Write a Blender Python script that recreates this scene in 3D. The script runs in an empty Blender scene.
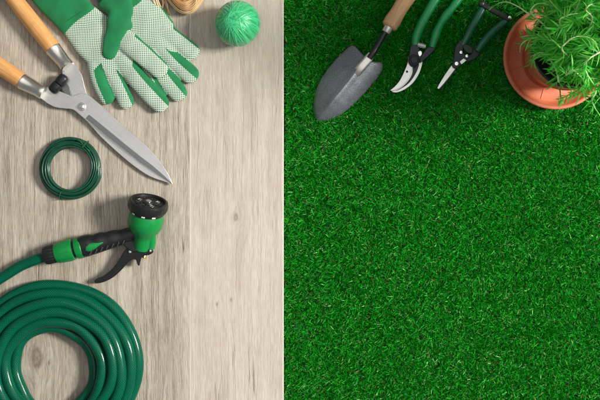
import bpy, bmesh, math, random
import numpy as np
from mathutils import Vector, Matrix

# ------------------------------------------------------------------ camera, light, exposure
scene = bpy.context.scene
col = scene.collection
S, D = 0.0015, 1.25                  # metres per photo pixel on the table top, camera height above it
cam_d = bpy.data.cameras.new('camera'); cam = bpy.data.objects.new('camera', cam_d); col.objects.link(cam)
cam.location = (0, 0, D); cam.rotation_euler = (0, 0, 0)
cam_d.sensor_width = 36; cam_d.lens = 36*D/(600*S); cam_d.clip_start = 0.05; cam_d.clip_end = 50
scene.camera = cam

world = bpy.data.worlds.new('World'); scene.world = world; world.use_nodes = True
bg = world.node_tree.nodes['Background']
bg.inputs['Color'].default_value = (0.95, 0.98, 1.0, 1); bg.inputs['Strength'].default_value = 0.19

def area(name, loc, target, size, power, color):
    l = bpy.data.lights.new(name, 'AREA'); l.shape = 'DISK'; l.size = size; l.energy = power; l.color = color
    o = bpy.data.objects.new(name, l); col.objects.link(o); o.location = loc
    o.rotation_euler = (Vector(target)-Vector(loc)).to_track_quat('-Z', 'Y').to_euler()
    return o
area('key_lamp', (2.75, 0.36, 2.25), (0.1, 0, 0), 0.9, 200, (1.0, 0.98, 0.94))
area('overhead_softbox', (0.4, 0.4, 2.3), (0.1, 0.05, 0), 2.6, 12.0, (1.0, 0.99, 0.97))

vs = scene.view_settings
vs.view_transform = 'Standard'; vs.look = 'None'; vs.exposure = 0.22; vs.gamma = 1.0; vs.use_curve_mapping = False
scene.render.engine = 'CYCLES'

random.seed(7); rng = np.random.default_rng(7)

# ------------------------------------------------------------------ helpers
def P(px, py, z=0.0):
    """photo pixel -> the point on that line of sight at height z (z comes from what the thing rests on)"""
    k = S*(D-z)/D
    return Vector(((px-300)*k, (200-py)*k, z))
def V(*a): return Vector(a)
def catmull(pts, n=6, closed=False):
    pts = [Vector(p) for p in pts]; out = []; m = len(pts)
    rngi = range(m) if closed else range(m-1)
    for i in rngi:
        if closed: a, b, c, d = pts[(i-1) % m], pts[i], pts[(i+1) % m], pts[(i+2) % m]
        else: a, b, c, d = pts[max(i-1, 0)], pts[i], pts[i+1], pts[min(i+2, m-1)]
        for j in range(n):
            t = j/n
            out.append(0.5*((2*b)+(c-a)*t+(2*a-5*b+4*c-d)*t*t+(3*b-a-3*c+d)*t*t*t))
    if not closed: out.append(pts[-1])
    return out
def lerp_list(vals, n):
    x = np.linspace(0, len(vals)-1, n); return list(np.interp(x, range(len(vals)), vals))

class MB:
    def __init__(s): s.v = []; s.f = []; s.uv = []; s.mi = []
    def face(s, idx, uv=None, mi=0):
        s.f.append(tuple(idx)); s.uv.append(uv); s.mi.append(mi)
    def sweep(s, path, w, h=None, n=12, p=2.0, caps=True, closed=False, mi=0, roll=0.0, up=(0, 0, 1)):
        """tube along path; w half width sideways, h half height; lists or scalars; superellipse exponent p"""
        m = len(path)
        if not hasattr(w, '__len__'): w = [w]*m
        if h is None: h = w
        if not hasattr(h, '__len__'): h = [h]*m
        base = len(s.v); L = 0; Ls = []
        for i in range(m):
            if closed: t = path[(i+1) % m]-path[i-1]
            else: t = path[min(i+1, m-1)]-path[max(i-1, 0)]
            t.normalize()
            u = Vector(up)
            if abs(t.dot(u)) > 0.97: u = Vector((0.3, 1, 0)).normalized()
            sd = t.cross(u).normalized(); uu = sd.cross(t)
            if i: L += (path[i]-path[i-1]).length
            Ls.append(L)
            for k in range(n):
                a = 2*math.pi*k/n+roll; ca, sa = math.cos(a), math.sin(a)
                x = math.copysign(abs(ca)**(2/p), ca)*w[i]; y = math.copysign(abs(sa)**(2/p), sa)*h[i]
                s.v.append(path[i]+sd*x+uu*y)
        for i in range(m if closed else m-1):
            j = (i+1) % m
            la, lb = Ls[i], (Ls[j] if j else Ls[i]+(path[0]-path[i]).length)
            for k in range(n):
                k2 = (k+1) % n; r = w[i]; ka, kb = 2*math.pi*k/n*r, 2*math.pi*(k+1)/n*r
                s.face((base+i*n+k, base+i*n+k2, base+j*n+k2, base+j*n+k), ((la, ka), (la, kb), (lb, kb), (lb, ka)), mi)
        if caps and not closed:
            s.face([base+k for k in range(n)][::-1], None, mi)
            s.face([base+(m-1)*n+k for k in range(n)], None, mi)
        return s
    def lathe(s, o, axis, prof, n=32, ribs=None, mi=0, close=False):
        """prof: (radius, height) from bottom to top"""
        axis = Vector(axis).normalized(); o = Vector(o)
        e = Vector((0, 0, 1)) if abs(axis.z) < 0.9 else Vector((1, 0, 0))
        a1 = axis.cross(e).normalized(); a2 = axis.cross(a1)
        base = len(s.v); m = len(prof)
        for (r, h) in prof:
            for k in range(n):
                a = 2*math.pi*k/n; rr = r*(1+(ribs if ribs and k % 2 else 0))
                s.v.append(o+axis*h+(a1*math.cos(a)+a2*math.sin(a))*rr)
        mm = m if close else m-1
        for i in range(mm):
            j = (i+1) % m
            for k in range(n):
                k2 = (k+1) % n
                s.face((base+i*n+k, base+j*n+k, base+j*n+k2, base+i*n+k2),
                       ((prof[i][1], k*0.003), (prof[j][1], k*0.003), (prof[j][1], k*0.003+0.003), (prof[i][1], k*0.003+0.003)), mi)
        if not close:
            if prof[0][0] > 1e-6: s.face([base+k for k in range(n)], None, mi)
            if prof[-1][0] > 1e-6: s.face([base+(m-1)*n+k for k in range(n)][::-1], None, mi)
        return s
    def plate(s, pts, z0, z1, mi=0):
        """outline in photo pixels; z0, z1 numbers or functions of (px,py)"""
        f0 = z0 if callable(z0) else (lambda x, y: z0)
        f1 = z1 if callable(z1) else (lambda x, y: z1)
        n = len(pts); base = len(s.v)
        ar = sum(pts[i][0]*pts[(i+1) % n][1]-pts[(i+1) % n][0]*pts[i][1] for i in range(n))
        if ar > 0: pts = pts[::-1]                 # pixel y points down: make it counter-clockwise in the world
        for q in pts: s.v.append(P(q[0], q[1], f0(*q[:2])))
        for q in pts: s.v.append(P(q[0], q[1], f1(*q[:2])))
        s.face([base+i for i in range(n)][::-1], None, mi)
        s.face([base+n+i for i in range(n)], None, mi)
        for i in range(n):
            j = (i+1) % n
            s.face((base+i, base+j, base+n+j, base+n+i), None, mi)
        return s
    def box(s, lo, hi, mi=0):
        b = len(s.v)
        for z in (lo[2], hi[2]):
            for (x, y) in ((lo[0], lo[1]), (hi[0], lo[1]), (hi[0], hi[1]), (lo[0], hi[1])): s.v.append(Vector((x, y, z)))
        for f in ((3, 2, 1, 0), (4, 5, 6, 7), (0, 1, 5, 4), (1, 2, 6, 5), (2, 3, 7, 6), (3, 0, 4, 7)): s.face([b+i for i in f], None, mi)
        return s
    def build(s, name, mats, parent=None, bevel=0, seg=2, sharp=40, sub=0):
        me = bpy.data.meshes.new(name)
        off = world_loc(parent) if parent else Vector((0, 0, 0))
        me.from_pydata([v-off for v in s.v], [], s.f)
        ul = me.uv_layers.new(name='UVMap')
        for poly, uv in zip(me.polygons, s.uv):
            if uv:
                for li, c in zip(poly.loop_indices, uv): ul.data[li].uv = c
        if not isinstance(mats, (list, tuple)): mats = [mats]
        for m in mats: me.materials.append(m)
        me.polygons.foreach_set('material_index', s.mi)
        me.shade_smooth(); me.set_sharp_from_angle(angle=math.radians(sharp))
        o = bpy.data.objects.new(name, me); col.objects.link(o)
        if parent: o.parent = parent
        if bevel:
            b = o.modifiers.new('bevel', 'BEVEL'); b.width = bevel; b.segments = seg; b.limit_method = 'ANGLE'
            b.angle_limit = math.radians(35); b.harden_normals = False
        if sub:
            b = o.modifiers.new('sub', 'SUBSURF'); b.levels = sub; b.render_levels = sub
        return o
def world_loc(o):
    l = Vector((0, 0, 0))
    while o: l = l+o.location; o = o.parent
    return l
def thing(name, loc, label, cat, group=None):
    o = bpy.data.objects.new(name, None); col.objects.link(o); o.location = loc; o.empty_display_size = 0.02
    o['label'] = label; o['category'] = cat
    if group: o['group'] = group
    return o

# ------------------------------------------------------------------ materials
class NT:
    def __init__(s, name):
        s.m = bpy.data.materials.new(name); s.m.use_nodes = True; s.t = s.m.node_tree
        s.p = s.t.nodes['Principled BSDF']; s.out = s.t.nodes['Material Output']
    def n(s, ty, ins=None, **props):
        nd = s.t.nodes.new(ty)
        for k, v in props.items(): setattr(nd, k, v)
        for k, v in (ins or {}).items():
            if hasattr(v, 'links'): s.t.links.new(v, nd.inputs[k])
            else: nd.inputs[k].default_value = v
        return nd
    def set(s, **kw):
        for k, v in kw.items():
            k = k.replace('_', ' ')
            if hasattr(v, 'links'): s.t.links.new(v, s.p.inputs[k])
            else: s.p.inputs[k].default_value = v
    def math(s, op, a, b=0.0, c=0.0, clamp=False):
        return s.n('ShaderNodeMath', {0: a, 1: b, 2: c}, operation=op, use_clamp=clamp).outputs[0]
    def vec(s, op, a, b): return s.n('ShaderNodeVectorMath', {0: a, 1: b}, operation=op).outputs[0]
    def noise(s, v, scale=1.0, detail=4.0, rough=0.55, dist=0.0):
        return s.n('ShaderNodeTexNoise', {'Vector': v, 'Scale': scale, 'Detail': detail, 'Roughness': rough, 'Distortion': dist}).outputs['Fac']
    def mix(s, f, a, b, mode='MIX'):
        nd = s.n('ShaderNodeMix', data_type='RGBA', blend_type=mode)
        for i, v in ((0, f), (6, a), (7, b)):
            if hasattr(v, 'links'): s.t.links.new(v, nd.inputs[i])
            else: nd.inputs[i].default_value = v if i == 0 else (v if len(v) == 4 else (*v, 1))
        return nd.outputs[2]
    def rng(s, v, a, b, c=0.0, d=1.0):
        return s.n('ShaderNodeMapRange', {0: v, 1: a, 2: b, 3: c, 4: d}).outputs[0]
    def bump(s, h, strength=0.3, dist=0.001):
        s.set(Normal=s.n('ShaderNodeBump', {'Height': h, 'Strength': strength, 'Distance': dist}).outputs[0])
    def obj(s): return s.n('ShaderNodeTexCoord').outputs['Object']
    def uv(s): return s.n('ShaderNodeTexCoord').outputs['UV']
    def geo(s): return s.n('ShaderNodeNewGeometry').outputs['Position']
def srgb(r, g, b):
    f = lambda c: (c/255/12.92) if c <= 10 else ((c/255+0.055)/1.055)**2.4
    return (f(r), f(g), f(b), 1)
def simple(name, c, rough=0.5, metal=0.0, var=0.12, vs_=90.0, bump=0.0, bs=600.0, spec=0.5, rvar=0.1, bd=0.0006):
    m = NT(name); o = m.obj()
    a = m.noise(o, vs_, 5)
    m.set(Base_Color=m.mix(m.rng(a, 0.3, 0.7), tuple(x*(1-var) for x in c[:3]), tuple(min(1, x*(1+var)) for x in c[:3])),
          Metallic=metal, Roughness=m.rng(m.noise(o, vs_*2.3, 5), 0.3, 0.7, max(0.02, rough-rvar), min(1, rough+rvar)))
    m.p.inputs['Specular IOR Level'].default_value = spec
    if bump: m.bump(m.noise(o, bs, 3), bump, bd)
    return m.m

def plank_material(name, light, dark, contrast, crack_amt, seed, knots, edges=(), splits=()):
    m = NT(name); o = m.obj()
    sep = m.n('ShaderNodeSeparateXYZ', {0: o}); x, y = sep.outputs[0], sep.outputs[1]
    knotdark = None; xw = x
    for (kx, ky, r, amt) in knots:
        dx = m.math('SUBTRACT', x, kx); dy = m.math('MULTIPLY', m.math('SUBTRACT', y, ky), 0.55)
        d2 = m.math('ADD', m.math('MULTIPLY', dx, dx), m.math('MULTIPLY', dy, dy))
        g = m.math('EXPONENT', m.math('MULTIPLY', d2, -1/(r*r*4)))
        xw = m.math('SUBTRACT', xw, m.math('MULTIPLY', m.math('MULTIPLY', dx, g), 0.85))
        d = m.math('SQRT', d2)
        ring = m.math('SINE', m.math('ADD', m.math('MULTIPLY', d, 9.0/r), m.math('MULTIPLY', m.noise(o, 120, 3), 7.0)))
        core = m.math('EXPONENT', m.math('MULTIPLY', d2, -1/(r*r*0.55)))
        k = m.math('MULTIPLY', core, m.math('ADD', m.math('MULTIPLY', ring, 0.22), 0.75))
        k = m.math('MULTIPLY', k, amt)
        knotdark = k if knotdark is None else m.math('MAXIMUM', knotdark, k)
    wob = m.noise(m.n('ShaderNodeCombineXYZ', {0: m.math('MULTIPLY', x, 9.0), 1: m.math('MULTIPLY', y, 5.0), 2: seed}).outputs[0], 1.0, 3)
    xw = m.math('ADD', xw, m.math('MULTIPLY', wob, 0.014))
    def st(fx, fy, z, detail=5, rough=0.6):
        c = m.n('ShaderNodeCombineXYZ', {0: m.math('MULTIPLY', xw, fx), 1: m.math('MULTIPLY', y, fy), 2: seed+z}).outputs[0]
        return m.noise(c, 1.0, detail, rough)
    broad = st(22, 2.0, 1.0, 4); mid = st(120, 4.5, 2.0, 6, 0.65); fine = st(760, 42, 3.0, 6, 0.75)
    cross = m.noise(m.n('ShaderNodeCombineXYZ', {0: m.math('MULTIPLY', x, 130.0), 1: m.math('MULTIPLY', y, 480.0), 2: seed}).outputs[0], 1.0, 3)
    spots = m.noise(o, 26.0, 6, 0.65)
    cl = st(60, 1.5, 5.0, 3, 0.5)
    line = m.rng(m.math('ABSOLUTE', m.math('SUBTRACT', cl, 0.5)), 0.0, 0.013, 1.0, 0.0)
    mask = m.rng(st(16, 5.0, 8.0, 4), 0.47, 0.62)
    crack = m.math('MULTIPLY', m.math('MULTIPLY', line, mask), m.rng(fine, 0.3, 0.55, 0.25, 1.0))
    cl2 = st(100, 6, 11.0, 3, 0.5)
    pore = m.math('MULTIPLY', m.rng(m.math('ABSOLUTE', m.math('SUBTRACT', cl2, 0.55)), 0.0, 0.02, 1.0, 0.0), m.rng(st(30, 11.0, 14.0, 4), 0.5, 0.63))
    t = m.math('ADD', m.math('MULTIPLY', m.rng(broad, 0.3, 0.7), 0.24), m.math('MULTIPLY', m.rng(mid, 0.34, 0.66), 0.30))
    t = m.math('ADD', t, m.math('MULTIPLY', m.rng(fine, 0.36, 0.64), 0.46))
    t = m.math('ADD', m.math('MULTIPLY', m.math('SUBTRACT', t, 0.5), contrast), 0.5, clamp=True)
    c = m.mix(t, light, dark)
    c = m.mix(m.rng(spots, 0.52, 0.75, 0.0, 0.38), c, srgb(180, 158, 136))
    c = m.mix(m.rng(cross, 0.5, 0.8, 0.0, 0.05), c, srgb(225, 212, 196))
    c = m.mix(m.math('MULTIPLY', crack, crack_amt), c, srgb(92, 76, 64))
    c = m.mix(m.math('MULTIPLY', pore, 0.45*crack_amt), c, srgb(118, 100, 86))
    wb = m.noise(m.n('ShaderNodeCombineXYZ', {0: m.math('MULTIPLY', x, 40.0), 1: m.math('MULTIPLY', y, 38.0), 2: seed+60}).outputs[0], 1.0, 5, 0.65)
    xs = m.math('ADD', x, m.math('MULTIPLY', m.math('SUBTRACT', wb, 0.5), 0.0055)); splitsum = None
    for (sx, sy0, sy1, wd, amt) in splits:     # open drying cracks along the grain (photo pixels)
        cy, hl = (P(0, sy0).y+P(0, sy1).y)/2, abs(P(0, sy0).y-P(0, sy1).y)/2
        e = m.rng(m.math('ABSOLUTE', m.math('SUBTRACT', xs, P(sx, 0).x)), 0.0, wd, 1.0, 0.0)
        e = m.math('MULTIPLY', e, m.rng(m.math('ABSOLUTE', m.math('SUBTRACT', y, cy)), hl*0.55, hl, amt, 0.0))
        splitsum = e if splitsum is None else m.math('MAXIMUM', splitsum, e)
    if splitsum is not None:
        splitsum = m.math('MULTIPLY', splitsum, m.rng(mid, 0.3, 0.5, 0.35, 1.0))
        c = m.mix(splitsum, c, srgb(84, 70, 60)); crack = m.math('MAXIMUM', crack, splitsum)
    for (ex, wd, amt) in edges:                # paler stripe along the arris
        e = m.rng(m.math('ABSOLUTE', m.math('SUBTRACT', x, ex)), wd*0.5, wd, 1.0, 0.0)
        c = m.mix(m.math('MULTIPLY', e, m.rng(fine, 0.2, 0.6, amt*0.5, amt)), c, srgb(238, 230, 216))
    g1 = st(210, 3.2, 31.0, 4, 0.6); g2 = st(330, 5.0, 37.0, 3, 0.6)
    ln1 = m.math('MULTIPLY', m.rng(m.math('ABSOLUTE', m.math('SUBTRACT', g1, 0.48)), 0.0, 0.022, 1.0, 0.0), m.rng(st(26, 7.0, 41.0, 4), 0.42, 0.6))
    ln2 = m.math('MULTIPLY', m.rng(m.math('ABSOLUTE', m.math('SUBTRACT', g2, 0.53)), 0.0, 0.03, 1.0, 0.0), m.rng(st(30, 9.0, 43.0, 4), 0.45, 0.62))
    c = m.mix(m.math('MULTIPLY', ln1, 0.62*crack_amt), c, srgb(108, 94, 84))
    c = m.mix(m.math('MULTIPLY', ln2, 0.45), c, srgb(222, 214, 203))
    if knotdark is not None: c = m.mix(knotdark, c, srgb(96, 78, 65))
    m.set(Base_Color=c, Roughness=m.rng(mid, 0.3, 0.7, 0.5, 0.68))
    m.p.inputs['Specular IOR Level'].default_value = 0.35
    hgt = m.math('SUBTRACT', m.math('ADD', m.math('MULTIPLY', fine, 0.5), m.math('MULTIPLY', mid, 0.5)), m.math('MULTIPLY', crack, 1.3))
    m.bump(hgt, 0.45, 0.0007)
    return m.m
def handle_wood(name, light, dark):
    m = NT(name); u = m.uv()
    c = m.n('ShaderNodeMapping', {'Vector': u, 'Scale': (18, 380, 1)}).outputs[0]
    g = m.noise(c, 1.0, 6, 0.6, 0.6)
    c2 = m.n('ShaderNodeMapping', {'Vector': u, 'Scale': (90, 2600, 1)}).outputs[0]
    f = m.noise(c2, 1.0, 3)
    t = m.math('ADD', m.math('MULTIPLY', m.rng(g, 0.32, 0.68), 0.7), m.math('MULTIPLY', m.rng(f, 0.3, 0.7), 0.3))
    cc = m.mix(t, light, dark)
    cc = m.mix(m.rng(m.noise(m.obj(), 40, 5), 0.55, 0.75, 0, 0.3), cc, tuple(x*0.6 for x in dark[:3]))
    m.set(Base_Color=cc, Roughness=0.42); m.bump(f, 0.12, 0.0004)
    m.p.inputs['Coat Weight'].default_value = 0.15; m.p.inputs['Coat Roughness'].default_value = 0.35
    return m.m
def steel(name, c, rough, ang, scr=0.12):
    """brushed along direction ang"""
    m = NT(name); o = m.obj()
    r = m.n('ShaderNodeMapping', {'Vector': o, 'Rotation': (0, 0, -ang)}).outputs[0]
    r = m.n('ShaderNodeMapping', {'Vector': r, 'Scale': (25, 1500, 25)}).outputs[0]
    b = m.noise(r, 1.0, 5, 0.65); s = m.noise(o, 55, 6, 0.6); sp = m.noise(o, 330, 3)
    cc = m.mix(m.rng(b, 0.25, 0.75), tuple(x*(1-scr) for x in c[:3]), tuple(min(1, x*(1+scr)) for x in c[:3]))
    cc = m.mix(m.rng(s, 0.55, 0.8, 0, 0.4), cc, tuple(x*0.62 for x in c[:3]))
    cc = m.mix(m.rng(sp, 0.68, 0.78, 0, 0.45), cc, (0.16, 0.12, 0.09))
    m.set(Base_Color=cc, Metallic=1.0, Roughness=m.rng(s, 0.3, 0.7, rough-0.06, rough+0.12))
    m.bump(b, 0.1, 0.0003)
    return m.m

M = {}
M['plank_left'] = plank_material('weathered oak plank', srgb(196, 186, 169), srgb(132, 120, 106), 1.75, 1.0, 3.0,
                                 [(P(37, 358).x, P(37, 358).y, 0.0145, 1.0), (P(49, 363).x, P(49, 363).y, 0.003, 0.6), (P(118, 262).x, P(118, 262).y, 0.004, 0.4)], (),
    [(52.8, 100, 345, 0.0008, 0.75), (88.5, 180, 330, 0.0008, 0.8), (159.5, 55, 215, 0.0008, 0.8), (14, 80, 230, 0.0007, 0.6), (25, 95, 200, 0.0007, 0.6), (34.5, 90, 235, 0.0009, 0.8),
     (117, 195, 330, 0.0007, 0.5), (146.5, 290, 440, 0.0010, 0.85), (158, 250, 420, 0.0007, 0.5), (174, 225, 345, 0.0008, 0.7), (41, 362, 430, 0.0009, 0.8), (176, 110, 180, 0.0007, 0.5), (30, 20, 60, 0.0007, 0.5), (132, 120, 210, 0.0006, 0.45), (4, 200, 260, 0.0007, 0.5)])
M['plank_right'] = plank_material('pale oak plank', srgb(206, 197, 182), srgb(164, 151, 135), 1.4, 0.5, 21.0,
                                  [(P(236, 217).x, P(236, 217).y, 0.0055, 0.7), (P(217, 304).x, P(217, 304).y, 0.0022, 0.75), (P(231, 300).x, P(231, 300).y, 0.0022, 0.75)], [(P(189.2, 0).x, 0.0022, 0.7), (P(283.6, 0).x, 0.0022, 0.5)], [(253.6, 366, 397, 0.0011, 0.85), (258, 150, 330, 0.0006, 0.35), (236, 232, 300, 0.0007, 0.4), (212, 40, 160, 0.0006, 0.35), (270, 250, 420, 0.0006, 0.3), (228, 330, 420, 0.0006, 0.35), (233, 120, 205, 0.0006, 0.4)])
M['shear_wood'] = handle_wood('varnished orange beech', srgb(226, 175, 112), srgb(190, 128, 66))
M['trowel_wood'] = handle_wood('waxed ash wood', srgb(230, 186, 142), srgb(192, 138, 92))
M['blade'] = steel('satin blade steel', (0.78, 0.765, 0.74), 0.42, math.atan2(-85, 100))
M['ground_edge'] = steel('dark steel with painted reflection', (0.27, 0.275, 0.28), 0.45, math.atan2(-85, 100))  # ground bevel's dark reflection put into the colour; also on the bumper bracket
M['nickel'] = steel('nickel ferrule steel', (0.70, 0.67, 0.60), 0.30, 0.6, 0.06)
M['chrome'] = simple('bright chrome', (0.82, 0.82, 0.80, 1), 0.18, 1.0, 0.04)
M['snip_steel'] = steel('polished snip steel', (0.66, 0.66, 0.63), 0.32, math.atan2(-22, -15), 0.06)
M['rubber'] = simple('black rubber', srgb(20, 21, 25), 0.42, 0, 0.2, 200, 0.1)
M['black_plastic'] = simple('black moulded plastic', srgb(22, 23, 24), 0.36, 0, 0.18, 260, 0.25, 1500)
M['black_metal'] = simple('black coated metal', srgb(34, 38, 44), 0.36, 0.3, 0.2, 220, 0.12, 1100)
M['rib_plastic'] = simple('dark grey rib plastic', srgb(62, 63, 64), 0.3, 0, 0.15, 260)  # ribs a paler grey than the grip
M['green_plastic'] = simple('green moulded plastic', srgb(4, 126, 56), 0.36, 0, 0.08, 120, 0.12, 1800)
M['green_grip'] = simple('green vinyl grip', srgb(6, 142, 76), 0.33, 0, 0.08, 120, 0.1, 1400)
M['dark_green_grip'] = simple('dark green vinyl grip', srgb(10, 92, 62), 0.36, 0, 0.1, 120, 0.1, 1400)
M['brass'] = simple('brass', (0.72, 0.42, 0.14, 1), 0.3, 1.0, 0.1)
M['white_paint'] = simple('white print', (0.75, 0.75, 0.72, 1), 0.5)
M['wire'] = simple('dark green coated wire', srgb(12, 66, 46), 0.3, 0, 0.25, 60)
M['tie'] = simple('green twist tie', srgb(8, 86, 48), 0.4, 0, 0.15)
M['soil'] = simple('potting soil', srgb(58, 44, 36), 0.95, 0, 0.5, 180, 1.0, 260, bd=0.004)
M['shaft'] = simple('black lacquered shaft', srgb(28, 29, 31), 0.28, 0.1, 0.2)

def terracotta():
    m = NT('terracotta plastic'); o = m.obj()
    a = m.noise(o, 35, 6, 0.65); b = m.noise(o, 420, 3)
    c = m.mix(m.rng(a, 0.3, 0.7), srgb(208, 122, 86), srgb(190, 100, 68))
    c = m.mix(m.rng(a, 0.62, 0.8, 0, 0.4), c, srgb(218, 160, 130))
    m.set(Base_Color=c, Roughness=0.5); m.bump(b, 0.12, 0.0005); return m.m
M['terracotta'] = terracotta()
def trowel_paint():
    m = NT('grey hammered paint'); o = m.obj()
    v = m.n('ShaderNodeTexVoronoi', {'Vector': o, 'Scale': 1100.0, 'Randomness': 1.0}).outputs['Distance']
    s = m.noise(o, 900, 3); w = m.noise(o, 30, 5)
    c = m.mix(m.rng(s, 0.35, 0.68), srgb(112, 117, 122), srgb(158, 162, 166))
    c = m.mix(m.rng(w, 0.5, 0.8, 0, 0.35), c, srgb(58, 62, 66))
    m.set(Base_Color=c, Roughness=0.38, Metallic=0.72); m.bump(v, 0.22, 0.0005); return m.m
M['trowel_paint'] = trowel_paint()
def hose_mat():
    m = NT('braided green hose'); sep = m.n('ShaderNodeSeparateXYZ', {0: m.uv()})
    u, v = sep.outputs[0], sep.outputs[1]
    k = 2*math.pi/0.0036
    a = m.math('SINE', m.math('MULTIPLY', m.math('ADD', u, v), k)); b = m.math('SINE', m.math('MULTIPLY', m.math('SUBTRACT', u, v), k))
    q = m.math('MAXIMUM', a, b)
    t = m.rng(q, 0.0, 1.0)
    c = m.mix(t, srgb(0, 62, 45), srgb(2, 98, 70))
    c = m.mix(m.rng(m.noise(m.obj(), 25, 5), 0.4, 0.75, 0, 0.35), c, srgb(2, 64, 46))
    m.set(Base_Color=c, Roughness=m.rng(m.noise(m.obj(), 70, 4), 0.3, 0.7, 0.24, 0.4))
    m.p.inputs['Coat Weight'].default_value = 0.3; m.p.inputs['Coat Roughness'].default_value = 0.1; m.p.inputs['Specular IOR Level'].default_value = 0.08
    m.bump(t, 0.1, 0.0005); return m.m
M['hose'] = hose_mat()
def fabric(name, dotted, ang):   # dotted palm, plain green where the sewn-in side panels are (mesh attribute)
    m = NT(name); o = m.geo()
    r = m.n('ShaderNodeMapping', {'Vector': o, 'Rotation': (0, 0, -ang)}).outputs[0]
    wv = m.noise(m.n('ShaderNodeMapping', {'Vector': o, 'Scale': (1800, 1800, 400)}).outputs[0], 1.0, 2)
    big = m.noise(o, 45, 4)
    green = m.mix(m.rng(big, 0.3, 0.7), srgb(0, 120, 66), srgb(2, 100, 52))
    green = m.mix(m.rng(wv, 0.4, 0.7, 0, 0.2), green, srgb(10, 138, 78))
    if not dotted:
        m.set(Base_Color=green, Roughness=0.85); m.bump(m.math('ADD', wv, m.math('MULTIPLY', big, 0.5)), 0.35, 0.0006)
    else:
        wob = m.n('ShaderNodeTexNoise', {'Vector': o, 'Scale': 28.0, 'Detail': 2.0}).outputs['Color']
        r = m.vec('ADD', r, m.vec('MULTIPLY', m.vec('SUBTRACT', wob, (0.5, 0.5, 0.5)), (0.006, 0.006, 0.0)))
        sep = m.n('ShaderNodeSeparateXYZ', {0: r}); k = 2*math.pi/0.0074
        x = m.math('MULTIPLY', sep.outputs[0], k); y = m.math('MULTIPLY', sep.outputs[1], k)
        a = m.math('MULTIPLY', m.math('SINE', m.math('ADD', x, y)), m.math('SINE', m.math('SUBTRACT', x, y)))
        d = m.rng(m.math('ABSOLUTE', a), 0.42, 0.58)
        c = m.mix(d, srgb(200, 211, 193), m.mix(m.rng(big, 0.35, 0.65), srgb(26, 92, 60), srgb(48, 104, 76)))
        sd = m.n('ShaderNodeAttribute', attribute_name='side').outputs['Fac']
        c = m.mix(m.rng(sd, -0.03, 0.03), c, green)
        m.set(Base_Color=c, Roughness=0.8); m.bump(m.math('SUBTRACT', m.math('MULTIPLY', wv, 0.4), d), 0.4, 0.0006)
    m.p.inputs['Sheen Weight'].default_value = 0.15
    return m.m
M['glove_green'] = fabric('green cotton', False, 0)
M['glove_dots'] = fabric('dotted palm cotton', True, math.radians(-47))
def strand_mat(name, light, dark, rough=0.45, tr=0.15):
    m = NT(name); a = m.n('ShaderNodeAttribute', attribute_name='tint').outputs['Fac']
    u = m.n('ShaderNodeMapping', {'Vector': m.uv(), 'Scale': (30, 1800, 1)}).outputs[0]
    f = m.noise(u, 1.0, 4)
    t = m.math('ADD', m.math('MULTIPLY', a, 0.65), m.math('MULTIPLY', m.rng(f, 0.3, 0.7), 0.35))
    m.set(Base_Color=m.mix(t, dark, light), Roughness=rough); m.bump(f, 0.4, 0.0004)
    m.p.inputs['Sheen Weight'].default_value = 0.2
    return m.m
M['yarn'] = strand_mat('green raffia ribbon', srgb(74, 206, 138), srgb(2, 122, 62), 0.34)
M['raffia'] = strand_mat('natural raffia', srgb(238, 205, 152), srgb(196, 148, 92), 0.5)
def tint_mat(name, trans, rough, spec=0.4):
    m = NT(name); a = m.n('ShaderNodeAttribute', attribute_name='tint').outputs['Color']
    m.set(Base_Color=a, Roughness=rough); m.p.inputs['Specular IOR Level'].default_value = spec
    tr = m.n('ShaderNodeBsdfTranslucent', {'Color': a}); mx = m.n('ShaderNodeMixShader', {0: trans, 1: m.p.outputs[0], 2: tr.outputs[0]})
    m.t.links.new(mx.outputs[0], m.out.inputs['Surface']); return m.m
M['turf'] = tint_mat('artificial grass fibre', 0.15, 0.38, 0.4)
M['foliage'] = tint_mat('plant leaf', 0.45, 0.4, 0.5)
def leaf_mat():
    m = NT('plant leaf single'); oi = m.n('ShaderNodeObjectInfo').outputs['Random']
    c = m.mix(oi, srgb(34, 200, 54), srgb(150, 244, 104))
    u = m.n('ShaderNodeSeparateXYZ', {0: m.uv()}).outputs[1]
    c = m.mix(m.rng(m.math('ABSOLUTE', m.math('SUBTRACT', u, 0.5)), 0.0, 0.1, 0.5, 0.0), c, srgb(176, 244, 140))
    m.set(Base_Color=c, Roughness=0.4)
    tr = m.n('ShaderNodeBsdfTranslucent', {'Color': c}); mx = m.n('ShaderNodeMixShader', {0: 0.45, 1: m.p.outputs[0], 2: tr.outputs[0]})
    m.t.links.new(mx.outputs[0], m.out.inputs['Surface']); return m.m
M['leaf'] = leaf_mat()
M['stem'] = simple('pale downy stem', srgb(222, 240, 184), 0.45, 0, 0.15, 150)
M['green_stem'] = simple('fresh green stem', srgb(120, 190, 90), 0.5, 0, 0.15, 150)
M['backing'] = simple('dark turf backing', srgb(16, 44, 20), 0.9, 0, 0.4, 120, 0.6, 500)
def set_tint(o, per_vert):
    at = o.data.attributes.new('tint', 'FLOAT_COLOR', 'POINT')
    at.data.foreach_set('color', np.asarray(per_vert, dtype=np.float32).ravel())

# ------------------------------------------------------------------ setting: backing, planks, turf
GZ = -0.021                                  # ground under everything
EDGE = P(283.6, 0).x; SEAM = P(189.2, 0).x
XL, XR, YB, YT = P(-160, 0).x, P(760, 0).x, P(0, 560).y, P(0, -160).y
g = MB().box((XL-0.3, YB-0.3, GZ-0.01), (XR+0.3, YT+0.3, GZ)).build('ground', M['backing']); g['kind'] = 'structure'

table = bpy.data.objects.new('tabletop', None); col.objects.link(table); table.location = (SEAM, 0, GZ); table['kind'] = 'structure'
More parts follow.
